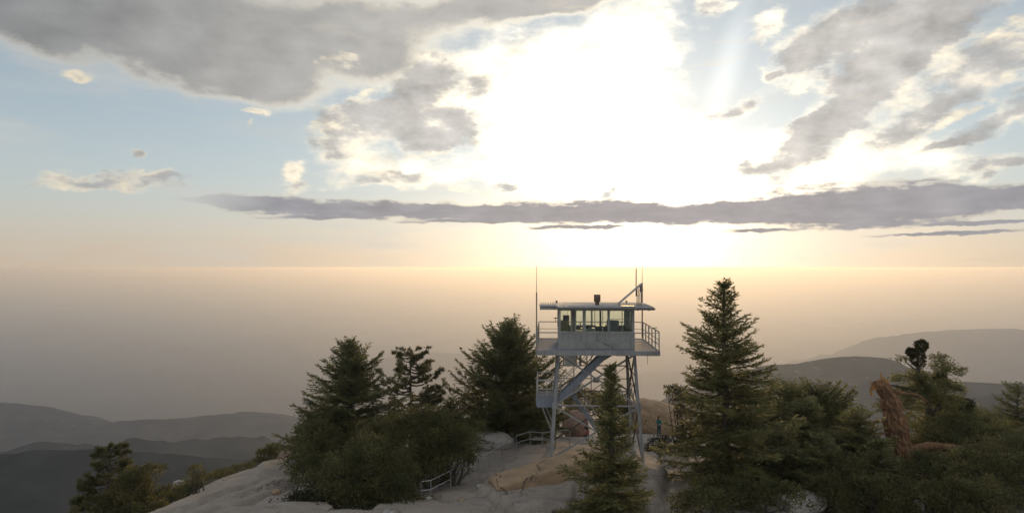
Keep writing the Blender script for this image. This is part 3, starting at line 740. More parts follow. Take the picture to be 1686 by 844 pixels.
def plant_left():
    # pine low on the far left
    rs = random.Random(4)
    limbs = []
    for i in range(46):
        t = 0.30 + 0.66 * i / 46
        limbs.append((t, rs.uniform(0, 360), (0.5 + 2.1 * (1 - t)) * rs.uniform(0.75, 1.1), rs.uniform(0.05, 0.5)))
    tuft_pine('bushy green pine at the bottom left below the bare slab', 183, 730, 37, limbs, 41, 'pine', 0.17, 0.27, 46, base_z=P(183, 900, 37)[2])
    shrub('bushy olive oak with a limb reaching right beside the bottom left pine', [(218, 806, 36, 0.85, 1.0, 0.8), (240, 778, 36, 0.75, 0.7, 0.18), (175, 838, 36, 1.2, 1.0, 0.6)], 42, 'oak_olive', leaf=0.12, clump_r=0.32)
    shrub('low dark brush running up the left edge of the slab', [(272, 822, 37, 0.9, 1.2, 0.32), (245, 838, 35, 0.9, 1.0, 0.32), (312, 804, 39.5, 0.7, 1, 0.25)], 43, 'oak', leaf=0.11, clump_r=0.28)
    r = shrub('spindly pale green sapling growing from a crack in the slab', [(323, 777, 34.5, 0.32, 0.3, 0.30), (333, 788, 34.5, 0.42, 0.35, 0.22), (318, 790, 34.5, 0.3, 0.3, 0.2)], 44, 'oak_olive', leaf=0.09, dens=0.55, clump_r=0.18, name='sapling', cat='tree')
    shrub('dark windswept bush on the crest of the slab', [(441, 752, 48, 0.75, 0.7, 0.55), (450, 743, 48, 0.4, 0.4, 0.4), (425, 764, 47, 0.6, 0.5, 0.25)], 45, 'oak', leaf=0.11, clump_r=0.24)
    shrub('thin strip of green growth along the slab crest', [(398, 771, 43, 0.6, 0.6, 0.16), (372, 782, 41.5, 0.7, 0.6, 0.22), (352, 788, 40, 0.5, 0.5, 0.2)], 46, 'oak', leaf=0.10, clump_r=0.2, stem=False)
    # the firs over the thicket
    fir('tall fir with drooping layered limbs at the left of the thicket', 577, 562, 40, lin((0, 3.6), (0.18, 4.2), (0.4, 3.4), (0.6, 2.5), (0.8, 1.3), (0.93, 0.5), (1, 0.1)), 11, 'fir_dark', whorl=0.42, per=7, droop=0.42, upturn=0.30)
    fir('smaller dark fir crowded behind the tall left fir', 545, 672, 43, lin((0, 2.6), (0.4, 2.1), (0.75, 1.0), (1, 0.1)), 12, 'fir_dark', whorl=0.5, per=6)
    rs = random.Random(9); limbs = []
    for i in range(62):
        t = 0.42 + 0.56 * i / 62
        L = (2.0 if t < 0.80 else 2.0 - (t - 0.80) * 8.0) * rs.uniform(0.5, 1.1)
        limbs.append((t, rs.uniform(0, 360), max(L, 0.4), rs.uniform(0.1, 0.65)))
    tuft_pine('open tufted pine with bare limbs between two firs', 676, 572, 45, limbs, 51, 'pine', 0.15, 0.23, 34, base_z=P(676, 790, 45)[2])
    fir('broad dense fir just left of the lookout tower', 836, 530, 47, lin((0, 3.0), (0.12, 4.0), (0.35, 4.1), (0.55, 3.1), (0.75, 1.8), (0.9, 0.8), (1, 0.12)), 13, 'fir_dark', whorl=0.38, per=8, droop=0.20, upturn=0.34)
    fir('small fir tucked between the open pine and the broad fir', 742, 655, 47, lin((0, 2.2), (0.4, 1.7), (0.75, 0.9), (1, 0.1)), 14, 'fir', whorl=0.42)
    fir('short fir behind the landing of the tower stairs', 903, 640, 55, lin((0, 2.4), (0.4, 2.0), (0.75, 1.1), (1, 0.1)), 15, 'fir_dark', whorl=0.45)
    # thicket
    G = 'evergreen shrubs massed in the thicket left of centre'
    shrub('largest rounded shrub at the bottom of the thicket', [(612, 780, 32, 1.7, 1.5, 1.25), (560, 800, 32, 1.2, 1.2, 1.0), (640, 815, 31.5, 1.2, 1.1, 0.9), (600, 836, 31, 1.6, 1.2, 0.7)], 21, 'oak', G, leaf=0.12)
    shrub('olive shrub at the top of the thicket below the pine', [(655, 728, 36, 1.5, 1.4, 1.1), (700, 706, 37, 1.4, 1.3, 0.9), (620, 735, 36, 1.2, 1.2, 1.0)], 22, 'oak_olive', G, leaf=0.12)
    shrub('green shrub at the right end of the thicket over the bare rock', [(735, 742, 36, 1.35, 1.2, 1.15), (700, 775, 35, 1.1, 1.0, 0.85), (752, 760, 35.5, 0.85, 0.8, 0.7), (728, 712, 38, 1.2, 1.0, 0.9)], 23, 'oak', G, leaf=0.12)
    shrub('dark shrub spilling over the slab at the left of the thicket', [(530, 745, 36, 1.1, 1.1, 1.2), (515, 785, 34, 0.9, 0.9, 0.9), (540, 715, 38, 1.2, 1.2, 1.1)], 24, 'oak', G, leaf=0.12)
    shrub('low dark bush at the foot of the thicket on the slab', [(497, 826, 31, 0.75, 0.7, 0.32), (530, 834, 30.5, 0.7, 0.7, 0.35)], 25, 'clump', G, leaf=0.11, clump_r=0.26)
    shrub('brush below the broad fir behind the pale boulder', [(800, 705, 50, 1.9, 1.3, 1.0), (860, 708, 50, 1.8, 1.3, 0.8)], 26, 'oak', G, leaf=0.13)

def plant_right():
    fir('slender sparse fir growing in front of the tower legs', 1006, 603, 30, lin((0, 2.3), (0.25, 2.1), (0.36, 1.7), (0.46, 0.85), (0.62, 0.74), (0.75, 0.55), (0.9, 0.25), (1, 0.05)), 61, 'fir_blue', whorl=0.34, per=7, droop=0.34, gaps=0.04, dens=1.0, kl=0.18)
    fir('tallest pointed fir standing right of the tower', 1193, 463, 34, lin((0, 3.6), (0.11, 3.6), (0.38, 2.9), (0.53, 2.2), (0.62, 2.0), (0.69, 2.0), (0.73, 1.15), (0.82, 0.9), (0.9, 0.58), (0.95, 0.32), (1, 0.06)), 62, 'fir_blue', whorl=0.36, per=7, droop=0.32, upturn=0.22, gaps=0.18, dens=0.9)
    shrub('round dark leafy tree poking out left of the tallest fir', [(1112, 648, 46, 0.5, 0.5, 0.45), (1122, 660, 46, 0.5, 0.5, 0.4), (1126, 684, 46, 0.55, 0.5, 0.5), (1130, 712, 46, 0.6, 0.5, 0.5), (1128, 735, 46, 0.7, 0.6, 0.5)], 63, 'clump', None, 'round_tree', 0.11, 1.0, 0.24, True, 'tree')
    shrub('small dark bush at the feet of the person in teal', [(1086, 735, 47, 0.7, 0.6, 0.55), (1076, 748, 46.5, 0.5, 0.5, 0.4)], 64, 'clump', leaf=0.11, clump_r=0.25)
    G = 'firs crowded right of the tallest fir'
    fir('mid green fir with spreading limbs behind the tallest fir', 1292, 635, 42, lin((0, 3.0), (0.3, 2.9), (0.6, 2.2), (0.85, 1.3), (1, 0.2)), 65, 'fir', G, whorl=0.42, per=6, droop=0.2)
    fir('bushy topped fir left of the broken trunk', 1350, 640, 45, lin((0, 3.2), (0.4, 2.8), (0.7, 1.9), (0.9, 1.1), (1, 0.25)), 66, 'fir', G, whorl=0.40, per=7, droop=0.1, upturn=0.4)
    fir('pale fir with weeping limbs hiding the foot of the broken trunk', 1412, 672, 35, lin((0, 2.3), (0.3, 2.1), (0.6, 1.5), (0.85, 0.8), (1, 0.12)), 67, 'fir_blue', G, whorl=0.36, per=6, droop=0.5)
    fir('dark fir filling the gap right of the tallest fir', 1245, 655, 40, lin((0, 2.4), (0.4, 2.0), (0.75, 1.2), (1, 0.2)), 68, 'fir_dark', G, whorl=0.42)
    fir('fir at the right edge of the view', 1676, 637, 46, lin((0, 2.6), (0.4, 2.2), (0.7, 1.4), (0.9, 0.6), (1, 0.1)), 69, 'fir_dark', whorl=0.44, per=5, droop=0.3, gaps=0.1)
    fir('small flat topped fir beside the fir at the right edge', 1640, 690, 48, lin((0, 1.9), (0.5, 1.6), (0.85, 1.0), (1, 0.35)), 70, 'fir_dark', whorl=0.4, per=6, droop=0.15)
    fir('low fir under the twisted old tree', 1555, 690, 40, lin((0, 2.2), (0.4, 1.9), (0.75, 1.1), (1, 0.15)), 75, 'fir_blue', whorl=0.4, per=6, droop=0.3)
    fir('fir standing between the bushy topped fir and the weeping fir', 1325, 660, 39, lin((0, 2.6), (0.4, 2.3), (0.75, 1.3), (1, 0.15)), 78, 'fir', G, whorl=0.40)
    fir('fir rising close behind the broken trunk', 1548, 655, 43, lin((0, 2.6), (0.4, 2.3), (0.75, 1.4), (1, 0.15)), 79, 'fir_blue', G, whorl=0.40, droop=0.25)
    fir('fir between the twisted old tree and the right edge', 1612, 682, 42, lin((0, 2.6), (0.4, 2.3), (0.75, 1.4), (1, 0.2)), 80, 'fir', G, whorl=0.40, droop=0.22)
    fir('young fir in front of the fallen log at lower right', 1655, 722, 35, lin((0, 2.0), (0.4, 1.7), (0.75, 1.0), (1, 0.12)), 81, 'fir_blue', G, whorl=0.36, droop=0.3)
    fir('young fir beside the pale rock at lower right', 1352, 722, 33, lin((0, 1.9), (0.4, 1.6), (0.75, 0.9), (1, 0.12)), 82, 'fir_blue', G, whorl=0.34, droop=0.35)
    fir('young fir in front of the broken trunk base', 1448, 728, 31.5, lin((0, 1.8), (0.4, 1.5), (0.75, 0.8), (1, 0.1)), 83, 'fir_blue', G, whorl=0.34, droop=0.35)
    fir('drooping young fir at lower right before the fallen log', 1585, 742, 32, lin((0, 1.9), (0.4, 1.6), (0.75, 0.9), (1, 0.1)), 84, 'fir_blue', G, whorl=0.34, droop=0.4)
    fir('drooping young fir under the right skirts of the tallest fir', 1285, 706, 35, lin((0, 2.2), (0.4, 1.9), (0.75, 1.0), (1, 0.1)), 85, 'fir_blue', G, whorl=0.36, droop=0.4)
    G2 = 'shrubs covering the lower right of the summit'
    shrub('olive shrub in the bottom right corner', [(1640, 790, 31, 1.9, 1.5, 1.1), (1690, 760, 33, 1.6, 1.4, 1.0), (1600, 830, 29, 1.5, 1.2, 0.8)], 71, 'oak_olive', G2, leaf=0.12)
    shrub('dark shrub below the fallen log', [(1545, 790, 31.5, 1.5, 1.3, 0.9), (1500, 825, 30, 1.5, 1.2, 0.8), (1570, 815, 30, 1.2, 1.0, 0.7)], 72, 'oak', G2, leaf=0.12)
    shrub('grey green shrub left of the broken trunk base', [(1420, 790, 32, 1.4, 1.2, 0.9), (1380, 815, 31, 1.0, 1.0, 0.7), (1450, 825, 30, 1.1, 1.0, 0.7), (1392, 745, 36, 1.3, 1.1, 0.8)], 73, 'oak_olive', G2, leaf=0.12)
    shrub('low shrub under the skirts of the tallest fir', [(1262, 775, 35, 1.3, 1.1, 0.7), (1215, 815, 31, 1.3, 1.1, 0.6), (1160, 835, 29.5, 1.1, 1.0, 0.5), (1270, 822, 30, 1.0, 0.9, 0.5)], 74, 'oak', G2, leaf=0.12)
    shrub('leafy shrub in the hollow behind the fallen log', [(1600, 735, 41, 1.9, 1.5, 0.9), (1660, 725, 43, 1.6, 1.4, 0.9), (1530, 742, 40, 1.3, 1.2, 0.8)], 76, 'oak_olive', G2, leaf=0.13)
    shrub('brown dry brush behind the small fir by the tower', [(955, 668, 62, 1.3, 1.0, 1.3), (1000, 672, 60, 1.5, 1.0, 1.2), (1035, 690, 60, 1.2, 1.0, 1.1)], 77, 'oak_olive', leaf=0.14)

def snag():
    d = 36.0; base = P(1483, 765, d); top = P(1462, 640, d); bz = min(gz(base[0], base[1]), base[2]) - 0.2
    root = empty('broken_trunk', (base[0], base[1], bz), 'orange brown snapped trunk with a bent splintered top', 'dead tree')
    o = np.array([base[0], base[1], bz]); rs = np.random.RandomState(3)
    pts = [P(1486, 800, d), P(1484, 765, d), P(1480, 730, d), P(1475, 700, d), P(1470, 672, d), P(1464, 650, d), P(1452, 636, d - .1), P(1440, 632, d - .2)]
    pts[0][2] = min(pts[0][2], bz)
    rad = [0.68, 0.60, 0.56, 0.52, 0.46, 0.40, 0.31, 0.16]
    n = 28; vs = []; fs = []
    from_pts = []
    for i in range(len(pts) - 1):
        for j in range(5): from_pts.append((pts[i] + (pts[i + 1] - pts[i]) * j / 5, rad[i] + (rad[i + 1] - rad[i]) * j / 5))
    from_pts.append((pts[-1], rad[-1]))
    L = len(from_pts); th = np.linspace(0, 2 * math.pi, n, endpoint=False)
    for i, (p, r) in enumerate(from_pts):
        t = (from_pts[min(i + 1, L - 1)][0] - from_pts[max(i - 1, 0)][0]); t = t / np.linalg.norm(t)
        x = np.cross(t, (0, 1, 0)); x /= np.linalg.norm(x); y = np.cross(x, t)
        rr = r * (1 + 0.10 * np.sin(th * 3 + 1) + 0.06 * np.sin(th * 7 + 1) + 0.10 * np.sin(th * 13 + 2) + 0.07 * rs.normal(size=n) + 0.10 * math.sin(i * 0.9))
        for a, q in zip(th, rr): vs.append(tuple(p - o + (x * math.cos(a) + y * math.sin(a)) * q))
    for i in range(L - 1):
        for j in range(n): fs.append((i * n + j, i * n + (j + 1) % n, (i + 1) * n + (j + 1) % n, (i + 1) * n + j))
    fs.append(tuple((L - 1) * n + j for j in range(n)))
    MB().add(vs, fs).build('trunk', M['red_bark'], root)
    for k in range(16):                                   # splinters of raw wood round the break
        a = P(1434 + 2.2 * k, 640 - 9 * math.sin(k / 15 * 3.1) + rs.normal() * 4, d - 0.30 + 0.5 * rs.rand()) - o
        b_ = a + np.array([-0.10 + 0.2 * rs.rand() - 0.12, 0.12 * rs.normal(), 0.16 + 0.22 * rs.rand()])
        MB().tube([tuple(a - np.array([-.06, 0, .12])), tuple(a), tuple(b_)], [0.075, 0.06, 0.012], 6).build('splinter', M['raw_wood'], root)
    for (ax, ay, bx, by, r) in ((1466, 690, 1424, 704, .10), (1462, 650, 1500, 648, .13), (1500, 648, 1528, 662, .08), (1470, 712, 1412, 722, .07)):
        a, b_ = P(ax, ay, d) - o, P(bx, by, d - 0.5) - o
        m_ = (a + b_) / 2 + np.array([0, 0, 0.12])
        MB().tube([tuple(a), tuple(m_), tuple(b_)], [r, r * 0.8, r * 0.25], 7).build('limb', M['red_bark'], root, True)
    for k in range(10):
        a = P(1420 + 5 * rs.rand() * 4, 700 + 26 * rs.rand(), d - 0.3) - o; b_ = a + np.array([-0.5 * rs.rand() - 0.15, 0.2 * rs.normal(), -0.3 * rs.rand()])
        MB().tube([tuple(a), tuple((a + b_) / 2 + rs.normal(size=3) * .05), tuple(b_)], [0.03, 0.022, 0.008], 5).build('dead_branch', M['dead_wood'], root, True)
    # the log lying behind it
    q = [P(1495, 742, 37.5), P(1530, 733, 37.8), P(1570, 735, 38), P(1612, 741, 38.2)]
    lo = empty('fallen_log', tuple(q[1]), 'reddish fallen log lying across the brush right of the broken trunk', 'log')
    c = np.array(q[1]); MB().tube([tuple(p - c) for p in q], [0.26, 0.22, 0.16, 0.06], 12).build('trunk', M['red_bark'], lo, True)
    for k in range(5):
        a = q[1] + (q[3] - q[1]) * (0.1 + 0.18 * k) - c; b_ = a + np.array([0.3 * rs.normal(), -0.2, 0.25 + 0.2 * rs.rand()])
        MB().tube([tuple(a), tuple(b_)], [0.04, 0.01], 5).build('branch_stub', M['dead_wood'], lo, True)

def twisted_tree():
    d = 40.0; b0 = P(1530, 770, d); bz = gz(b0[0], b0[1]) - 0.3; o = np.array([b0[0], b0[1], bz])
    root = empty('twisted_tree', tuple(o), 'gnarled old tree with dark leaf balls behind the broken trunk', 'tree'); rs = np.random.RandomState(8)
    def limb(pts, r0, r1, name='limb'):
        q = [tuple(P(*p) - o) for p in pts]
        MB().tube(q, list(np.linspace(r0, r1, len(q))), 7).build(name, M['bark'], root, True)
    limb([(1530, 800, d), (1532, 760, d), (1526, 715, d), (1530, 680, d), (1524, 640, d), (1512, 612, d), (1510, 580, d)], 0.34, 0.05, 'trunk')
    limb([(1528, 690, d), (1552, 660, d), (1562, 630, d), (1552, 600, d)], 0.14, 0.03)
    limb([(1528, 700, d), (1560, 685, d), (1590, 668, d), (1606, 655, d)], 0.12, 0.02)
    limb([(1524, 650, d), (1500, 640, d), (1475, 635, d), (1455, 632, d)], 0.12, 0.02)
    limb([(1512, 612, d), (1492, 596, d), (1486, 585, d)], 0.06, 0.012)
    limb([(1530, 690, d), (1580, 690, d), (1600, 676, d)], 0.08, 0.015)
    K = Kites(5)
    def spray(px, py, rx, rz, n):
        c = P(px, py, d) - o
        for i in range(n):
            v = rs.normal(size=3); v /= np.linalg.norm(v); q = c + v * np.array([rx, rx * 0.9, rz]) * rs.rand() ** 0.4
            m = 26; w = rs.normal(size=(m, 3)) * np.array([1, 1, 0.5]) + np.array([v[0], v[1], 0.2])
            K.add(q + rs.normal(size=(m, 3)) * np.array([.16, .16, .06]), w, 0.13 + 0.1 * rs.rand(m), 0.055)
    for a in ((1512, 640, 0.95, 0.42, 60), (1552, 605, 0.62, 0.42, 30), (1545, 590, 0.35, 0.3, 12), (1475, 645, 0.6, 0.3, 24), (1560, 682, 1.2, 0.42, 56), (1596, 672, 0.6, 0.3, 22),
              (1500, 665, 0.9, 0.35, 34), (1580, 640, 0.40, 0.14, 8), (1530, 712, 1.5, 0.6, 70), (1488, 590, 0.25, 0.18, 6), (1600, 700, 0.7, 0.35, 20), (1460, 668, 0.6, 0.4, 20), (1530, 625, 0.9, 0.5, 46), (1545, 655, 1.1, 0.5, 50), (1515, 690, 1.3, 0.5, 50), (1575, 610, 0.4, 0.3, 12), (1480, 622, 0.5, 0.25, 16), (1512, 618, 0.6, 0.35, 30), (1535, 640, 0.9, 0.5, 44), (1560, 660, 0.9, 0.45, 44), (1500, 650, 0.7, 0.4, 30), (1570, 635, 0.5, 0.3, 18), (1585, 685, 0.8, 0.35, 30)): spray(*a)
    K.build('crown', M['fir_blue'], root)
    for (px, py, rx, rz) in ((1511, 590, 0.45, 0.55), (1517, 568, 0.36, 0.30), (1547, 624, 0.27, 0.46), (1589, 664, 0.42, 0.32), (1502, 580, 0.3, 0.26)):
        Q = Kites(int(px)); c = P(px, py, d) - o; m = 900
        v = rs.normal(size=(m, 3)); v /= np.linalg.norm(v, axis=1, keepdims=True)
        lump = 1 + 0.35 * fbm(v[:, 0] * 2.4 + px, v[:, 1] * 2.4, v[:, 2] * 2.4, 3, 4)
        Q.add(c + v * np.array([rx, rx, rz]) * (lump * (0.55 + 0.42 * rs.rand(m)))[:, None], v + rs.normal(size=(m, 3)) * 0.6, 0.13, 0.07)
        Q.build('leaf_ball', M['clump'], root)

def rocks():
    boulder('pale rounded boulder at the left end of the handrail', P(809, 728, 44.0), (1.30, 1.0, 0.62), 0.1, 3, 'white_granite', 0.10)
    boulder('long tan slab of rock lying in front of the tower', P(886, 786, 34.2) + np.array([0, 0.45, -0.06]), (2.45, 0.72, 0.50), R(24), 7, 'tan_granite', 0.95, (R(6), R(-9)), 0.055)
    boulder('pale peaked rock behind the tower stairs', P(947, 698, 58), (1.15, 0.9, 1.25), 0.3, 11, 'pink_granite', 0.0, (0, 0), 0.2)
    boulder('big leaning tan boulder behind the person in teal', P(1083, 690, 60), (2.6, 1.6, 1.5), 0.2, 13, 'tan_granite', 0.25, (0, R(16)), 0.12)
    boulder('reddish domed rock beside the thicket on the slab crest', P(478, 756, 45), (0.85, 0.8, 0.50), 0, 17, 'pink_granite', 0.1, (0, 0), 0.08)
    boulder('small whitish rock in the brush left of the slab', P(295, 797, 42), (0.34, 0.3, 0.24), 0.4, 19, 'white_granite', 0.1)
    boulder('grey rock under the small fir in front of the tower', P(968, 770, 35.5), (0.75, 0.6, 0.35), 0.2, 23, 'tan_granite', 0.3)
    boulder('pale rock showing between the shrubs at lower right', P(1318, 826, 31.5), (1.05, 0.8, 0.42), 0.3, 29, 'white_granite', 0.15)
    boulder('pale rock half hidden behind the tallest fir', P(1205, 712, 42), (1.3, 0.9, 0.5), 0.3, 31, 'white_granite', 0.15)
    boulder('pale ledge behind the firs right of the tallest fir', P(1300, 755, 40), (1.4, 1.0, 0.5), -0.2, 37, 'white_granite', 0.2)
    boulder('flat pale rock peeping out at the bottom of the thicket', P(480, 842, 29.5), (1.6, 0.9, 0.25), 0, 39, 'granite', 0.2)
def stones():
    rs = random.Random(12); proto = []
    spots = [((705, 822, 31.5), 'grey stone lying beside the foot of the lower pipe rail'), ((760, 812, 32.5), 'tan stone on the bare slab just right of the lower pipe rail'),
             ((790, 800, 34), 'grey stone lying left of the long tan slab'), ((870, 835, 29.5), 'tan stone at the bottom edge below the long tan slab'),
             ((1075, 800, 33), 'grey stone on the rock between the small fir and the tallest fir, lower of two'), ((1090, 775, 37), 'tan stone on the rock between the small fir and the tallest fir, upper of two'),
             ((640, 842, 28.5), 'grey stone at the bottom edge under the thicket'), ((985, 800, 32), 'tan stone at the foot of the small fir before the tower'),
             ((930, 830, 30), 'grey stone beside the open crack below the tower'), ((455, 800, 33), 'tan stone on the left slab, upper of the two there'),
             ((500, 806, 33), 'grey stone at the left foot of the thicket'), ((1110, 755, 43), 'tan stone below the small dark bush near the person in teal'),
             ((775, 770, 39), 'grey stone under the right end of the thicket'), ((1330, 800, 34), 'tan stone behind the pale rock at lower right')]
    for i, (q, lab) in enumerate(spots):
        p = P(*q); p[2] = gz(p[0], p[1]) + 0.02; r = rs.uniform(.10, .22)
        if i < 2: o = boulder(lab, p, (r, r * .8, r * .6), rs.uniform(0, 6), 50 + i, ('white_granite', 'tan_granite')[i % 2], 0.2, (0, 0), 0.25, 'stone', 'stone', 3); proto.append(o)
        else:
            o = proto[i % 2].copy(); COL.objects.link(o); o.location = tuple(p); o.rotation_euler = (rs.uniform(-.3, .3), rs.uniform(-.3, .3), rs.uniform(0, 6)); o.scale = (rs.uniform(.7, 1.5),) * 3; o['label'] = lab
        o['group'] = 'loose stones on the slabs'
stones()
plant_left(); plant_right(); snag(); twisted_tree(); rocks()
# ------------------------------------------------------------------ the lookout tower
YAW = R(-3.2)
TC = np.array([4.76, 40.25])
HZ = 3.25                                   # half width of the platform
FZ = 7.52                                   # deck level
def tower_world(lx, ly, z):
    c, s = math.cos(YAW), math.sin(YAW)
    return Vector((TC[0] + lx * c - ly * s, TC[1] + lx * s + ly * c, z))
def tower_ground(lx, ly):
    w = tower_world(lx, ly, 0); return gz(w.x, w.y)

def build_tower():
    root = empty('lookout_tower', (TC[0], TC[1], 0), 'grey steel fire lookout tower with a windowed cab on the granite summit', 'lookout tower', None, YAW)
    def bx(name, lo, hi, mat, par=root, bevel=0.0): return MB().box(lo, hi).build(name, M[mat], par, False, bevel)
    # deck, edge beam, joists
    deck = bx('deck', (-HZ, -HZ, FZ - 0.05), (HZ, HZ, FZ), 'deck')
    for lo, hi in (((-HZ - .02, -HZ - .06, FZ - .22), (HZ + .02, -HZ + .003, FZ + .03)), ((-HZ - .02, HZ - .003, FZ - .22), (HZ + .02, HZ + .06, FZ + .03)),
                   ((-HZ - .06, -HZ + .003, FZ - .22), (-HZ + .003, HZ - .003, FZ + .03)), ((HZ - .003, -HZ + .003, FZ - .22), (HZ + .06, HZ - .003, FZ + .03))):
        bx('edge_beam', lo, hi, 'steel')
    for i in range(9):
        x = -2.8 + 0.7 * i; bx('joist', (x - .03, -HZ + .01, FZ - .20), (x + .03, HZ - .01, FZ - .053), 'steel_brown')
    # catwalk railing: posts and three rails on every side
    posts = [(-HZ, y) for y in np.linspace(-HZ, HZ, 6)] + [(HZ, y) for y in np.linspace(-HZ, HZ, 6)] + [(x, HZ) for x in np.linspace(-HZ, HZ, 6)[1:-1]]
    for x, y in posts: MB().box((x - .03, y - .03, FZ - .2), (x + .03, y + .03, FZ + 1.06)).build('railing_post', M['steel'], root)
    for z, w in ((FZ + 1.06, .05), (FZ + .62, .03), (FZ + .36, .03)):
        for p, q in (((-HZ, -HZ, z), (-HZ, HZ, z)), ((HZ, -HZ, z), (HZ, HZ, z)), ((-HZ, HZ, z), (HZ, HZ, z))):
            MB().bar(p, q, w).build('rail', M['steel'], root)
    for x in (-HZ, -1.95, -0.65, 0.65, 1.95, HZ):           # front railing posts stand against the cab wall
        if abs(x) < HZ: MB().box((x - .02, -HZ - .02, FZ - .1), (x + .02, -HZ + .02, FZ + 0.98)).build('railing_post', M['wall'], root)
    MB().bar((-HZ, -HZ, FZ + 1.0), (HZ, -HZ, FZ + 1.0), .035).build('rail', M['wall'], root)
    MB().bar((-HZ, -HZ, FZ + .5), (HZ, -HZ, FZ + .5), .025).build('rail', M['wall'], root)
    # cab
    C, Z0, ZS, ZT = 2.08, FZ + .002, 8.43, 9.66
    bx('cab_floor', (-C + .06, -C + .06, Z0), (C - .06, C - .06, Z0 + .03), 'wood')
    bx('wall', (-C, -C, Z0), (C, -C + .05, ZS), 'wall'); bx('wall', (-C, C - .05, Z0), (C, C, ZS), 'wall')
    bx('wall', (-C, -C + .053, Z0), (-C + .05, C - .053, ZS), 'wall'); bx('wall', (C - .05, -C + .053, Z0), (C, C - .053, ZS), 'wall')
    for i in range(1, 4):                                    # battens over the wall sheets
        x = -C + 4.16 * i / 4; MB().box((x - .025, -C - .012, Z0 + .02), (x + .025, -C + .001, ZS - .06)).build('batten', M['wall'], root)
    MB().tube([(0.03, -C - .02, ZS - .1), (0.03, -C - .02, ZS - .40), (0.05, -C - .02, ZS - .46), (0.95, -C - .02, Z0 + .08)], .012, 5).build('cable', M['dark'], root)
    for sx in (-1, 1):
        for sy in (-1, 1):
            MB().box((sx * C - .075 * (sx > 0) - .002 * (sx < 0) , sy * C - .075 * (sy > 0) - .002 * (sy < 0), ZS + .002), (sx * C + .075 * (sx < 0) + .002 * (sx > 0), sy * C + .075 * (sy < 0) + .002 * (sy > 0), ZT)).build('corner_post', M['wall'], root)
    def window(axis, side, a, b, bars=()):
        """axis 0: the pane lies along x at y = side*C; axis 1: along y"""
        def pt(u, v, z): return (u, side * C + v, z) if axis == 0 else (side * C + v, u, z)
        def mk(m_, u0, u1, z0, z1, v0, v1):
            p, q = pt(u0, v0, z0), pt(u1, v1, z1)
            m_.box(tuple(min(x, y) for x, y in zip(p, q)), tuple(max(x, y) for x, y in zip(p, q)))
        t = .045; f = MB(); v0, v1 = (-.02, .05) if side < 0 else (-.05, .02)
        mk(f, a, a + t, ZS + .002, ZT, v0, v1); mk(f, b - t, b, ZS + .002, ZT, v0, v1)
        mk(f, a + t, b - t, ZS + .002, ZS + t, v0, v1); mk(f, a + t, b - t, ZT - t, ZT, v0, v1)
        w = f.build('window', M['trim'], root)
        g = MB(); mk(g, a + t - .004, b - t + .004, ZS + t - .004, ZT - t + .004, .010, .016); g.build('pane', M['glass'], w)
        for kind, val in bars:
            m_ = MB()
            if kind == 'v': mk(m_, val - .018, val + .018, ZS + t + .001, ZT - t - .001, -.004, .03)
            else: mk(m_, a + t + .001, b - t - .001, val - .015, val + .015, -.002, .028)
            m_.build('glazing_bar', M['trim'], w)
    window(0, -1, -2.0, -1.36); window(0, -1, -1.16, -0.70); window(0, -1, -0.62, 0.68, [('v', -0.08), ('v', 0.36)]); window(0, -1, 0.70, 2.0, [('h', 9.15), ('v', 1.42)])
    MB().box((-1.357, -C, ZS + .002), (-1.163, -C + .05, ZT)).build('mullion', M['soffit'], root)
    MB().box((-0.697, -C, ZS + .002), (-0.623, -C + .05, ZT)).build('mullion', M['trim'], root)
    for a, b in ((-2.0, -1.0), (-0.99, -0.01), (0.0, 0.99), (1.0, 2.0)): window(0, 1, a, b)
    for s in (-1, 1):
        for a, b in ((-2.0, -0.68), (-0.67, 0.66), (0.67, 2.0)): window(1, s, a, b)
    sill = MB().box((-C - .04, -C - .05, ZS - .05), (C + .04, -C - .003, ZS + .012)).build('window_sill', M['trim'], root)
    # flat roof: deck board, fascia, corrugated sheet
    RZ = 9.79
    bx('ceiling', (-C + .01, -C + .01, ZT + .003), (C - .01, C - .01, ZT + .05), 'soffit')
    bx('roof_board', (-2.15, -2.75, RZ - .07), (3.08, 3.2, RZ), 'soffit'); bx('roof_board', (-3.10, -1.9, RZ - .07), (-2.152, 3.2, RZ), 'soffit')
    bx('fascia', (-2.16, -2.79, RZ - .10), (3.10, -2.752, RZ - .005), 'soffit'); bx('fascia', (-3.12, -1.94, RZ - .14), (-2.163, -1.902, RZ + .0), 'wall')
    bx('fascia', (3.082, -2.75, RZ - .10), (3.12, 3.2, RZ - .005), 'soffit')
    for i in range(9): bx('rafter', (-2.0 + .6 * i - .03, -2.74, RZ - .13), (-2.0 + .6 * i + .03, 3.18, RZ - .073), 'soffit')
    def sheet(x0, x1, y0, y1, name):
        n = int((x1 - x0) / .0125); xs = np.linspace(x0, x1, n); z = RZ + .028 + .019 * np.sin(xs * 2 * math.pi / .105)
        ys = np.linspace(y0, y1, 4); X = np.repeat(xs[None], 4, 0); Y = np.repeat(ys[:, None], n, 1); Z = np.repeat(z[None], 4, 0) + 0.035 * (1 - ((Y - 0.2) / 3.1) ** 2)
        o = link_mesh(name, grid_mesh(name, X, Y, Z), M['roof'], root, True); s_ = o.modifiers.new('thickness', 'SOLIDIFY'); s_.thickness = .004
    for a, b in ((-2.18, -0.44), (-0.445, 1.30), (1.295, 3.13)): sheet(a, b, -2.84, 3.24, 'roof_sheet')
    sheet(-3.16, -2.185, -1.98, 3.24, 'roof_sheet')
    # things fixed on the roof
    st = MB().tube([(0.15, -.6, RZ + .03), (0.15, -.6, RZ + .26)], .115, 14).build('stovepipe', M['rusty'], root, True)
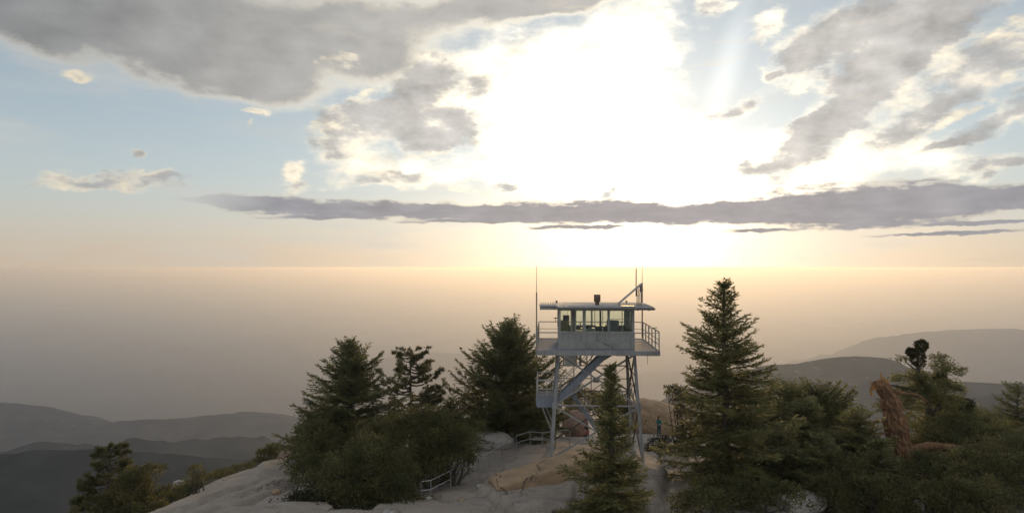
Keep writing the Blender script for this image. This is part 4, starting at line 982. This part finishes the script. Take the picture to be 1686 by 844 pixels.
    MB().tube([(0.15, -.6, RZ + .24), (0.15, -.6, RZ + .27), (0.15, -.6, RZ + .62), (0.15, -.6, RZ + .66)], [.16, .19, .19, .17], 14).build('cowl', M['rusty'], st, True)
    for x, y in ((-2.15, 1.4), (2.05, 1.6)):
        v = MB().tube([(x, y, RZ + .02), (x, y, RZ + .17)], .04, 8).build('vent_pipe', M['rusty'], root); MB().tube([(x, y, RZ + .15), (x, y, RZ + .21)], [.075, .06], 8).build('vent_cap', M['rusty'], v)
    sp = MB().add(*_slab((1.30, -1.0, RZ + .16), (2.62, -1.0, RZ + 1.30), .75, .035)).build('solar_panel', M['steel_light'], root)
    MB().add(*_slab((1.30, -1.0, RZ + .16), (2.62, -1.0, RZ + 1.30), .70, .010, -.024)).build('cell_sheet', M['panel_cell'], sp)
    for y in (-1.3, -.70):
        MB().bar((2.40, y, RZ + .02), (2.40, y, RZ + 1.06), .04).build('panel_leg', M['steel_brown'], root); MB().bar((2.56, y, RZ + .02), (2.56, y, RZ + 1.22), .04).build('panel_leg', M['steel_brown'], root)
        MB().bar((1.34, y, RZ + .05), (1.34, y, RZ + .20), .05).build('panel_foot', M['steel_light'], root)
    bx('roof_mat', (1.35, -2.3, RZ + .075), (2.1, -1.75, RZ + .10), 'dark')
    # antennas
    def whip(name, x, y, z0, z1, z2, r0=.035, r1=.014):
        a = MB().tube([(x, y, z0), (x, y, z1)], r0, 8).build(name, M['steel_brown'], root, True)
        MB().tube([(x, y, z1 - .05), (x, y, z2)], [r1 + .006, r1], 6).build('whip', M['steel_light'], a, True)
    whip('antenna_mast', -HZ - .02, -HZ + .25, FZ + .05, 10.65, 12.10); whip('antenna_mast', HZ - .05, HZ - .08, FZ + .1, 11.05, 12.47, .04)
    MB().bar((HZ - .17, HZ - .08, 10.6), (HZ + .02, HZ - .08, 10.6), .04).build('mast_clamp', M['steel_brown'], root)
    MB().tube([(HZ - .15, HZ - .08, 10.45), (HZ - .15, HZ - .08, 11.0)], .025, 6).build('aerial', M['steel_brown'], root)
    whip('antenna_mast', 2.40, -.3, RZ + .55, 11.9, 12.25, .03, .012)
    MB().bar((2.56, -.7, RZ + .6), (2.42, -.3, RZ + .6), .03).build('mast_clamp', M['steel_brown'], root); MB().bar((2.56, -.7, RZ + 1.1), (2.42, -.3, RZ + 1.1), .03).build('mast_clamp', M['steel_brown'], root)
    # weather gauge on the back left of the rail
    g = MB().tube([(-2.2, HZ, FZ + 1.06), (-2.2, HZ, FZ + 1.34)], .02, 6).build('weather_gauge', M['dark'], root); MB().tube([(-2.32, HZ, FZ + 1.30), (-2.08, HZ, FZ + 1.30)], .03, 6).build('gauge_arm', M['dark'], g)
    MB().tube([(HZ - .25, -HZ + 2.0, FZ + 1.08), (HZ + .2, -HZ + 2.0, FZ + 1.12)], .035, 6).build('rail_lamp', M['teal_box'], root)
    # legs, with gusset plates and footings
    T = 2.07; Bt = 2.50; zt = FZ - .22
    base = {}
    for sx in (-1, 1):
        for sy in (-1, 1):
            zb = tower_ground(sx * Bt, sy * Bt); base[sx, sy] = zb
            MB().angle_iron((sx * Bt, sy * Bt, zb + .1), (sx * T, sy * T, zt), .17, .03).build('leg', M['steel'], root)
            MB().tube([(sx * Bt, sy * Bt, zb - .4), (sx * Bt, sy * Bt, zb + .22)], [.34, .24], 4).build('footing', M['concrete'], root, False, .02)
    ZM = 4.42
    def legp(sx, sy, z):
        zb = base[sx, sy]; t = (z - zb) / (zt - zb); return Vector((sx * (Bt + (T - Bt) * t), sy * (Bt + (T - Bt) * t), z))
    faces = [((-1, -1), (1, -1)), ((-1, 1), (1, 1)), ((-1, -1), (-1, 1)), ((1, -1), (1, 1))]
    for fi, (a, b) in enumerate(faces):
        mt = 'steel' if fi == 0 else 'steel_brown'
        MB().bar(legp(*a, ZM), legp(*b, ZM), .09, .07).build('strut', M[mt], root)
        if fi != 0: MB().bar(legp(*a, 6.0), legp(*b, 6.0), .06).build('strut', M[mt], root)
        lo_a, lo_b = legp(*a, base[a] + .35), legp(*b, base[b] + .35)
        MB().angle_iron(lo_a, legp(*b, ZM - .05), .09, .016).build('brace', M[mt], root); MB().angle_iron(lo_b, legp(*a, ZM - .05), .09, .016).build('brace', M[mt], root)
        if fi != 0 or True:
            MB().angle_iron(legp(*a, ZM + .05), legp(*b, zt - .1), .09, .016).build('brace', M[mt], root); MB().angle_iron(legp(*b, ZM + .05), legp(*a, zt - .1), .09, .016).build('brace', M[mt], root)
        m_ = (legp(*a, 5.8) + legp(*b, 5.8)) / 2; h = (.16, .02, .12) if fi < 2 else (.02, .16, .12)
        MB().box(tuple(m_ - Vector(h)), tuple(m_ + Vector(h))).build('gusset_plate', M['steel_brown'], root)
    for sx in (-1, 1):
        for sy in (-1, 1):
            p = legp(sx, sy, ZM); MB().box((p.x - .16, p.y - .11, ZM - .18), (p.x + .16, p.y - .088, ZM + .18)).build('gusset_plate', M['steel'], root)
    for fi, (a, b) in enumerate(faces):       # light secondary struts and ties
        if fi == 0: continue
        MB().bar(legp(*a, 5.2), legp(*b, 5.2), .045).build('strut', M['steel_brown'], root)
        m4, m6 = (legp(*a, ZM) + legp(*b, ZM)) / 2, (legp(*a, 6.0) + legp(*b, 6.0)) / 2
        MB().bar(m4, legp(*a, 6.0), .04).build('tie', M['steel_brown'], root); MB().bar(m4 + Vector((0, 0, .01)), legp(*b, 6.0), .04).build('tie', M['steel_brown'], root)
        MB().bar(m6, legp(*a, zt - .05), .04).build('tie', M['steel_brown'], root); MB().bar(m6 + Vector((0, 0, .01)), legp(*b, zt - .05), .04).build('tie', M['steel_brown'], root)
    MB().tube([(1.7, -1.6, zt), (1.75, -1.7, 4.5), (1.85, -1.8, 2.0)], .03, 6).build('conduit', M['dark'], root)
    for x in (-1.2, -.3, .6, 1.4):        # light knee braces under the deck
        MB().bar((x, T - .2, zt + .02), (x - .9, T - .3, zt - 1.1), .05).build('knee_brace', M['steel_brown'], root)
    MB().bar((-.05, 1.9, 4.5), (-.05, 1.9, zt), .05).build('hanger', M['steel_brown'], root)
    # water tank and box slung under the deck
    tk = MB().tube([(-1.35, -.3, zt - .95), (-1.35, -.3, zt - .9), (-1.35, -.3, zt - .12), (-1.35, -.3, zt - .05)], [.30, .36, .36, .30], 20).build('water_tank', M['white'], root, True)
    MB().bar((-1.75, -.3, zt - .97), (-.95, -.3, zt - .97), .07).build('tank_cradle', M['steel'], tk)
    MB().bar((-1.77, -.3, zt - 1.0), (-1.77, -.3, zt), .07).build('tank_post', M['steel'], root); MB().bar((-.80, -.3, zt - 1.0), (-.80, -.3, zt), .13).build('tank_post', M['steel'], root)
    bx('battery_box', (1.15, -1.3, zt - .27), (1.72, -.7, zt - .01), 'dark')
    MB().tube([(HZ - .6, -HZ + .1, zt), (HZ - .6, -HZ + .1, zt - .45)], .012, 5).build('cable', M['dark'], root)
    # stairs: landing on the left, upper flight rising right, lower flight going down right
    LZ = 4.62; Y0, Y1 = -1.78, -0.86
    lx0, lx1 = -3.28, -2.10
    bx('landing', (lx0, Y0, LZ - .05), (lx1, 1.0, LZ), 'deck'); bx('landing', (lx1 + .002, .0, LZ - .052), (-1.2, 1.0, LZ - .002), 'deck')
    bx('landing_skirt', (lx0, Y0 - .04, LZ - .42), (lx1, Y0 - .003, LZ + .20), 'deck')
    bx('landing_skirt', (lx0 - .04, Y0 - .04, LZ - .30), (lx0 - .003, 1.0, LZ + .05), 'deck')
    for x, y in ((lx0, Y0), (lx0, -.4), (lx0, 1.0), (-2.72, Y0), (-2.4, 1.0)): MB().box((x - .025, y - .025, LZ - .1), (x + .025, y + .025, LZ + 1.12)).build('railing_post', M['steel_light'], root)
    for z in (LZ + 1.12, LZ + .6):
        MB().bar((lx0, Y0, z), (lx1 + .1, Y0, z), .045).build('rail', M['steel_light'], root); MB().bar((lx0, Y0, z), (lx0, 1.0, z), .045).build('rail', M['steel_light'], root); MB().bar((lx0, 1.0, z), (lx1, 1.0, z), .045).build('rail', M['steel_light'], root)
    for x, y in ((-3.1, -1.7), (-3.1, .9)): MB().bar((x, y, LZ - .1), (-2.36, y, LZ - 2.0), .07).build('landing_brace', M['steel'], root)
    def flight(a, b, ya, yb, n, thick, zr):
        a, b = Vector(a), Vector(b)
        for y in (ya, yb):
            p, q = Vector((a.x, y, a.z)), Vector((b.x, y, b.z))
            MB().bar(p, q, .05, thick).build('stringer', M['deck'], root)
            u = Vector((0, 0, zr)); MB().bar(p + u, q + u, .04).build('handrail', M['steel'], root)
            for j in range(4):
                c = p + (q - p) * (j + .3) / 4; MB().bar(c, c + u, .035).build('handrail_post', M['steel'], root)
        for i in range(n):
            c = a + (b - a) * (i + .5) / n; MB().box((c.x - .13, ya + .03, c.z - .02), (c.x + .13, yb - .03, c.z + .02)).build('tread', M['steel_light'], root)
    flight((-2.15, 0, LZ - .10), (0.75, 0, FZ - .12), Y0, Y1, 14, .36, .85)
    gx = 1.4; gzz = tower_ground(gx, .5)
    flight((-1.2, 0, LZ - .10), (gx, 0, gzz + .1), 0.05, 0.95, 15, .24, .85)
    # furniture inside the cab: each stands on the cab floor
    F = Z0 + .033
    def inside(name, label, cat, lx, ly): return empty(name, tuple(tower_world(lx, ly, F)), label, cat, None, YAW)
    t = inside('map_table', 'pale green map stand in the middle of the cab', 'map table', -.35, .1)
    MB().box((-.42, -.3, .78), (.42, .3, .92)).build('cabinet_top', M['teal_box'], t); MB().box((-.34, -.24, .0), (.34, .24, .778)).build('cabinet', M['teal_box'], t)
    d_ = MB().tube([(0, 0, .921), (0, 0, .99)], .24, 20).build('sighting_disc', M['dark'], t); MB().bar((-.22, 0, 1.04), (.22, 0, 1.04), .03, .12).build('sight', M['dark'], d_)
    t = inside('cupboard', 'ochre cupboard at the left end of the cab', 'cupboard', -1.7, .7)
    MB().box((-.28, -.3, 0), (.28, .3, 1.32)).build('body', M['ochre'], t); MB().box((-.26, -.32, .06), (.26, -.303, 1.26)).build('door', M['ochre'], t)
    t = inside('radio_set', 'small dark radio set on top of the ochre cupboard', 'radio', -1.62, .7); t.location.z += 1.323
    MB().box((-.16, -.14, 0), (.2, .14, .30)).build('case', M['dark'], t); MB().tube([(.1, 0, .30), (.1, 0, .55)], .008, 5).build('aerial', M['dark'], t)
    t = inside('armchair', 'grey high backed chair seen through the right windows', 'chair', 1.15, .4)
    MB().box((-.34, -.32, .30), (.34, .32, .48)).build('seat', M['steel'], t, False, .03); MB().box((-.36, .20, .485), (.36, .36, 1.34)).build('backrest', M['deck'], t, False, .06)
    for x in (-1, 1): MB().box((x * .38 - .05, -.30, .303), (x * .38 + .05, .196, .66)).build('armrest', M['steel'], t, False, .02)
    for x in (-1, 1):
        for y in (-1, 1): MB().box((x * .28 - .025, y * .26 - .025, 0), (x * .28 + .025, y * .26 + .025, .298)).build('leg', M['dark'], t)
    t = inside('desk', 'low dark desk under the left front windows', 'desk', -.95, -1.25)
    MB().box((-.35, -.28, .86), (.35, .28, .90)).build('desk_top', M['wood'], t)
    for x in (-1, 1):
        for y in (-1, 1): MB().box((x * .3 - .025, y * .23 - .025, 0), (x * .3 + .025, y * .23 + .025, .858)).build('leg', M['wood'], t)
    t = inside('stove', 'dark iron stove under the roof pipe in the cab', 'stove', .42, .6)
    MB().box((-.26, -.24, .14), (.26, .24, 1.02)).build('firebox', M['dark'], t); MB().box((-.16, -.262, .3), (.16, -.243, .62)).build('door', M['rusty'], t)
    for x in (-1, 1):
        for y in (-1, 1): MB().box((x * .2 - .02, y * .18 - .02, 0), (x * .2 + .02, y * .18 + .02, .138)).build('leg', M['dark'], t)
    MB().tube([(0, 0, 1.02), (0, 0, 2.09)], .06, 10).build('flue', M['rusty'], t, True)
    t = inside('bench', 'low brown padded bench along the right wall of the cab', 'bench', 1.65, -.95)
    MB().box((-.28, -.85, .55), (.28, .85, .66)).build('seat', M['wood'], t, False, .03); MB().box((-.30, -.88, .42), (.30, .88, .547)).build('frame', M['dark'], t)
    for x in (-1, 1):
        for y in (-1, 1): MB().box((x * .26 - .025, y * .82 - .025, 0), (x * .26 + .025, y * .82 + .025, .418)).build('leg', M['dark'], t)

def _slab(a, b, width, th, off=0.0):
    """flat panel from edge a to edge b (running in x and z), width along y, centred on a.y"""
    a, b = Vector(a), Vector(b); d = (b - a).normalized(); n = d.cross(Vector((0, 1, 0)))
    w = Vector((0, width / 2, 0)); o = n * off; t = n * th / 2; vs = []
    for p in (a, b):
        for s in (-1, 1):
            for q in (-1, 1): vs.append(p + w * s + t * q + o)
    return vs, [(0, 1, 3, 2), (4, 6, 7, 5), (0, 4, 5, 1), (2, 3, 7, 6), (0, 2, 6, 4), (1, 5, 7, 3)]
build_tower()

# ------------------------------------------------------------------ handrails on the rock and small things
def railing(label, pts, h=0.95, nmid=1, name='handrail'):
    """pts: (px, py, depth) of the rail's foot; posts stand on the rock"""
    W = []
    for q in pts:
        p = P(*q); W.append(Vector((p[0], p[1], gz(p[0], p[1]))))
    root = empty(name, tuple(W[0]), label, 'railing'); o = W[0]
    for w in W: MB().tube([tuple(w - o - Vector((0, 0, .12))), tuple(w - o + Vector((0, 0, h)))], .03, 7).build('post', M['steel'], root)
    for a, b in zip(W[:-1], W[1:]):
        for z in ((h, h * .52) if nmid else (h,)):
            MB().tube([tuple(a - o + Vector((0, 0, z))), tuple(b - o + Vector((0, 0, z)))], .026, 7).build('rail', M['steel_light'], root)
    return root
railing('grey pipe handrail beside the left front leg of the tower', [(850, 733, 43), (873, 724, 44), (893, 724, 43), (915, 722, 43), (938, 722, 43)], 0.95)
railing('grey pipe rail at the bottom by the thicket', [(693, 818, 33), (709, 818, 33.5), (742, 806, 35)], 0.9)
railing('thin handrail climbing the rock from the lower rail', [(788, 779, 37.5), (806, 766, 39), (826, 750, 41), (846, 737, 42.6)], 0.85, 0)

def fallen_branch():
    p = P(934, 748, 38.2); z = gz(p[0], p[1]); root = empty('fallen_branch', (p[0], p[1], z + .04), 'dark fallen branch on the rock beside the tower leg', 'branch')
    MB().tube([(-.32, 0, .04), (0, .03, .10), (.30, .10, .16), (.46, .14, .22)], [.07, .09, .06, .02], 7).build('stick', M['dark'], root, True)
    K = Kites(77); rs = K.rs; K.add(np.stack([rs.uniform(-.35, .2, 160), rs.normal(size=160) * .08, .05 + rs.rand(160) * .12], 1), rs.normal(size=(160, 3)), .14, .05); K.build('leaves', M['clump'], root)
fallen_branch()
def white_box():
    w = tower_world(2.02, 1.9, 0); z = gz(w.x, w.y)
    root = empty('storage_box', (w.x, w.y, z), 'pale metal box standing behind the right tower leg', 'storage box', None, YAW)
    MB().box((-.5, -.3, 0.0), (.5, .3, 1.15))  .build('body', M['steel_light'], root, False, .02); MB().box((-.53, -.33, 1.153), (.53, .33, 1.20)).build('lid', M['steel_light'], root, False, .01)
white_box()
# ------------------------------------------------------------------ people
def skin_mesh(name, chains, mat, parent, sub=1, root_i=0):
    """chains: lists of (x, y, z, r); equal coordinates are merged so the limbs grow from one body"""
    verts = {}; vs = []; rad = []; es = []
    for ch in chains:
        prev = None
        for (x, y, z, r) in ch:
            key = (round(x, 4), round(y, 4), round(z, 4))
            if key not in verts: verts[key] = len(vs); vs.append((x, y, z)); rad.append(r)
            i = verts[key]
            if prev is not None and prev != i: es.append((prev, i))
            prev = i
    me = bpy.data.meshes.new(name); me.from_pydata(vs, es, [])
    o = link_mesh(name, me, None, parent); me.materials.append(mat)
    m_ = o.modifiers.new('skin', 'SKIN'); m_.use_smooth_shade = True
    if not me.skin_vertices: 
        bm = bmesh.new(); bm.from_mesh(me); bm.verts.layers.skin.verify(); bm.to_mesh(me); bm.free()
    for i, r in enumerate(rad):
        rr = r if hasattr(r, '__len__') else (r, r)
        me.skin_vertices[0].data[i].radius = rr; me.skin_vertices[0].data[i].use_root = (i == root_i)
    s_ = o.modifiers.new('smooth', 'SUBSURF'); s_.levels = sub; s_.render_levels = sub
    return o

def hand(wr, d, side):
    """five unequal, slightly curled fingers growing from a palm"""
    wr, d = Vector(wr), Vector(d).normalized(); s = Vector(side).normalized(); palm = wr + d * .055
    chains = [[(*wr, .026), (*palm, (.022, .040))]]
    n = d.cross(s)
    for k, (off, L) in enumerate(((-.030, .062), (-.010, .078), (.011, .073), (.030, .056))):
        a = palm + s * off + d * .03; b = a + d * L * .5 + n * .012; c = b + d * L * .4 + n * .03
        chains.append([(*palm, (.022, .040)), (*a, .0105), (*b, .0095), (*c, .008)])
    a = wr + d * .03 - s * .035; b = a + d * .035 - s * .02 + n * .01
    chains.append([(*palm, (.022, .040)), (*a, .0115), (*b, .009)])
    return chains

def person(label, px, py, d, H, rz, top_mat, leg_mat, shoe_mat, hair_mat, skin_mat, arms, shorts=False, long_hair=True, stride=0.05):
    hit = ROCK.ray_cast(Vector((0, 0, CAMZ)), Vector(P(px, py, d)) - Vector((0, 0, CAMZ)))[0]   # where this line of sight meets the rock
    p = hit; z = hit.z - 0.01; H = max(H * min(1.0, hit.y / d), 1.25)
    root = empty('person', (p[0], p[1], z), label, 'person', None, rz); k = H / 1.72; root.scale = (k, k, k)
    pel = (0, 0, .93, (.135, .10)); be = (0, 0, 1.08, (.12, .09)); ch = (0, -.01, 1.27, (.14, .10)); sh = (0, 0, 1.40, (.10, .075)); nk = (0, .0, 1.475, .052); hd0 = (0, -.02, 1.555, (.066, .078)); hd1 = (0, -.015, 1.635, (.076, .092)); hd2 = (0, 0, 1.695, (.05, .06))
    body = [[pel, be, ch, sh, nk, hd0, hd1, hd2], [hd0, (0, -.105, 1.590, .014)]]
    cloth_top = [[(0, 0, .90, (.150, .115)), (0, 0, 1.08, (.138, .108)), (0, -.01, 1.27, (.158, .118)), (0, 0, 1.40, (.116, .092)), (0, 0, 1.452, .065)]]
    cloth_leg = []; shoes = []
    for s in (-1, 1):
        f = stride * s
        hip = (s * .09, 0, .88, .085); kn = (s * .10, f * .5 - .015, .49, .057); an = (s * .105, f, .085, .038); toe = (s * .115, f - .14, .03, .030)
        body.append([pel, hip, kn, (s * .10, f * .75 + .01, .33, .054), an, toe])
        end = [(s * .09, 0, .88, .105), (s * .10, f * .5 - .015, .52, .082)] + ([] if shorts else [(s * .10, f * .75 + .01, .33, .075), (s * .105, f, .12, .062)])
        cloth_leg.append([(0, 0, .95, (.150, .115))] + end)
        shoes.append([(s * .105, f + .05, .05, .045), (s * .11, f - .05, .045, .048), (s * .115, f - .15, .035, .038)])
        shd = (s * .175, .0, 1.385, .055); el, wr = arms[(s + 1) // 2]
        body.append([sh, shd, (*el, .040), (*wr, .027)])
        cloth_top.append([(0, 0, 1.40, (.116, .092)), (s * .178, 0, 1.382, .070), (*el, .056)] + ([tuple(np.array(wr) * .9 + np.array(el) * .1) + (.044,)] if not shorts else []))
        dv = Vector(wr) - Vector(el); body += hand(wr, dv, (0, -1, 0) if abs(dv.normalized().y) < .7 else (1, 0, 0))
    skin_mesh('body', body, skin_mat, root, 2)
    skin_mesh('shirt' if shorts else 'jacket', cloth_top, top_mat, root, 2); skin_mesh('shorts' if shorts else 'trousers', cloth_leg, leg_mat, root, 2)
    if shorts:
        for s in (-1, 1):
            f = stride * s; skin_mesh('legging', [[(s * .095, f * .3 - .01, .62, .090), (s * .10, f * .5 - .015, .49, .078), (s * .10, f * .75 + .01, .33, .074), (s * .105, f, .08, .058)]], top_mat, root, 2)
    for s_ in shoes: skin_mesh('shoe', [s_], shoe_mat, root, 2, 1)
    hair = [[(0, .03, 1.60, (.085, .085)), (0, .015, 1.67, (.088, .096)), (0, .0, 1.725, (.06, .07))]]
    if long_hair: hair.append([(0, .03, 1.60, (.085, .085)), (0, .07, 1.50, (.075, .05)), (0, .085, 1.38, (.055, .035))])
    skin_mesh('hair', hair, hair_mat, root, 2)
    for s in (-1, 1):
        skin_mesh('ear', [[(s * .078, 0, 1.60, .016), (s * .084, .005, 1.625, .018)]], skin_mat, root, 1)
        skin_mesh('eye', [[(s * .030, -.088, 1.628, .011), (s * .030, -.092, 1.628, .010)]], M['dark'], root, 1)
    skin_mesh('mouth', [[(-.022, -.098, 1.556, .007), (0, -.102, 1.555, .008), (.022, -.098, 1.556, .007)]], plain('lips', (.25, .09, .07), .6), root, 1)
    return root
from mathutils.bvhtree import BVHTree
_gm = bpy.data.objects['ground'].data
ROCK = BVHTree.FromPolygons([v.co[:] for v in _gm.vertices], [tuple(q.vertices) for q in _gm.polygons])
skin = plain('skin', (.42, .25, .18), .55, 0, .08)
person('person in a teal jacket and dark trousers standing in front of the tan boulder', 1085, 717, 54, 1.62, R(118),
       plain('teal_cloth', (.02, .14, .13), .85), plain('dark_teal_cloth', (.03, .07, .075), .85), plain('dark_shoe', (.015, .014, .013), .7), plain('auburn_hair', (.10, .028, .016), .6), skin,
       [((-.24, -.05, 1.10), (-.16, -.26, 1.12)), ((.24, .02, 1.10), (.25, -.12, .88))])
person('person in a black top, pink shorts and dark leggings standing under the tower', 967, 724, 60, 1.50, R(15),
       plain('black_cloth', (.012, .012, .013), .85), plain('pink_cloth', (.42, .12, .12), .85), plain('black_shoe', (.012, .012, .012), .7), plain('black_hair', (.010, .008, .007), .5), skin,
       [((-.23, .03, 1.12), (-.25, -.08, .88)), ((.22, -.02, 1.12), (.16, -.20, 1.02))], True)
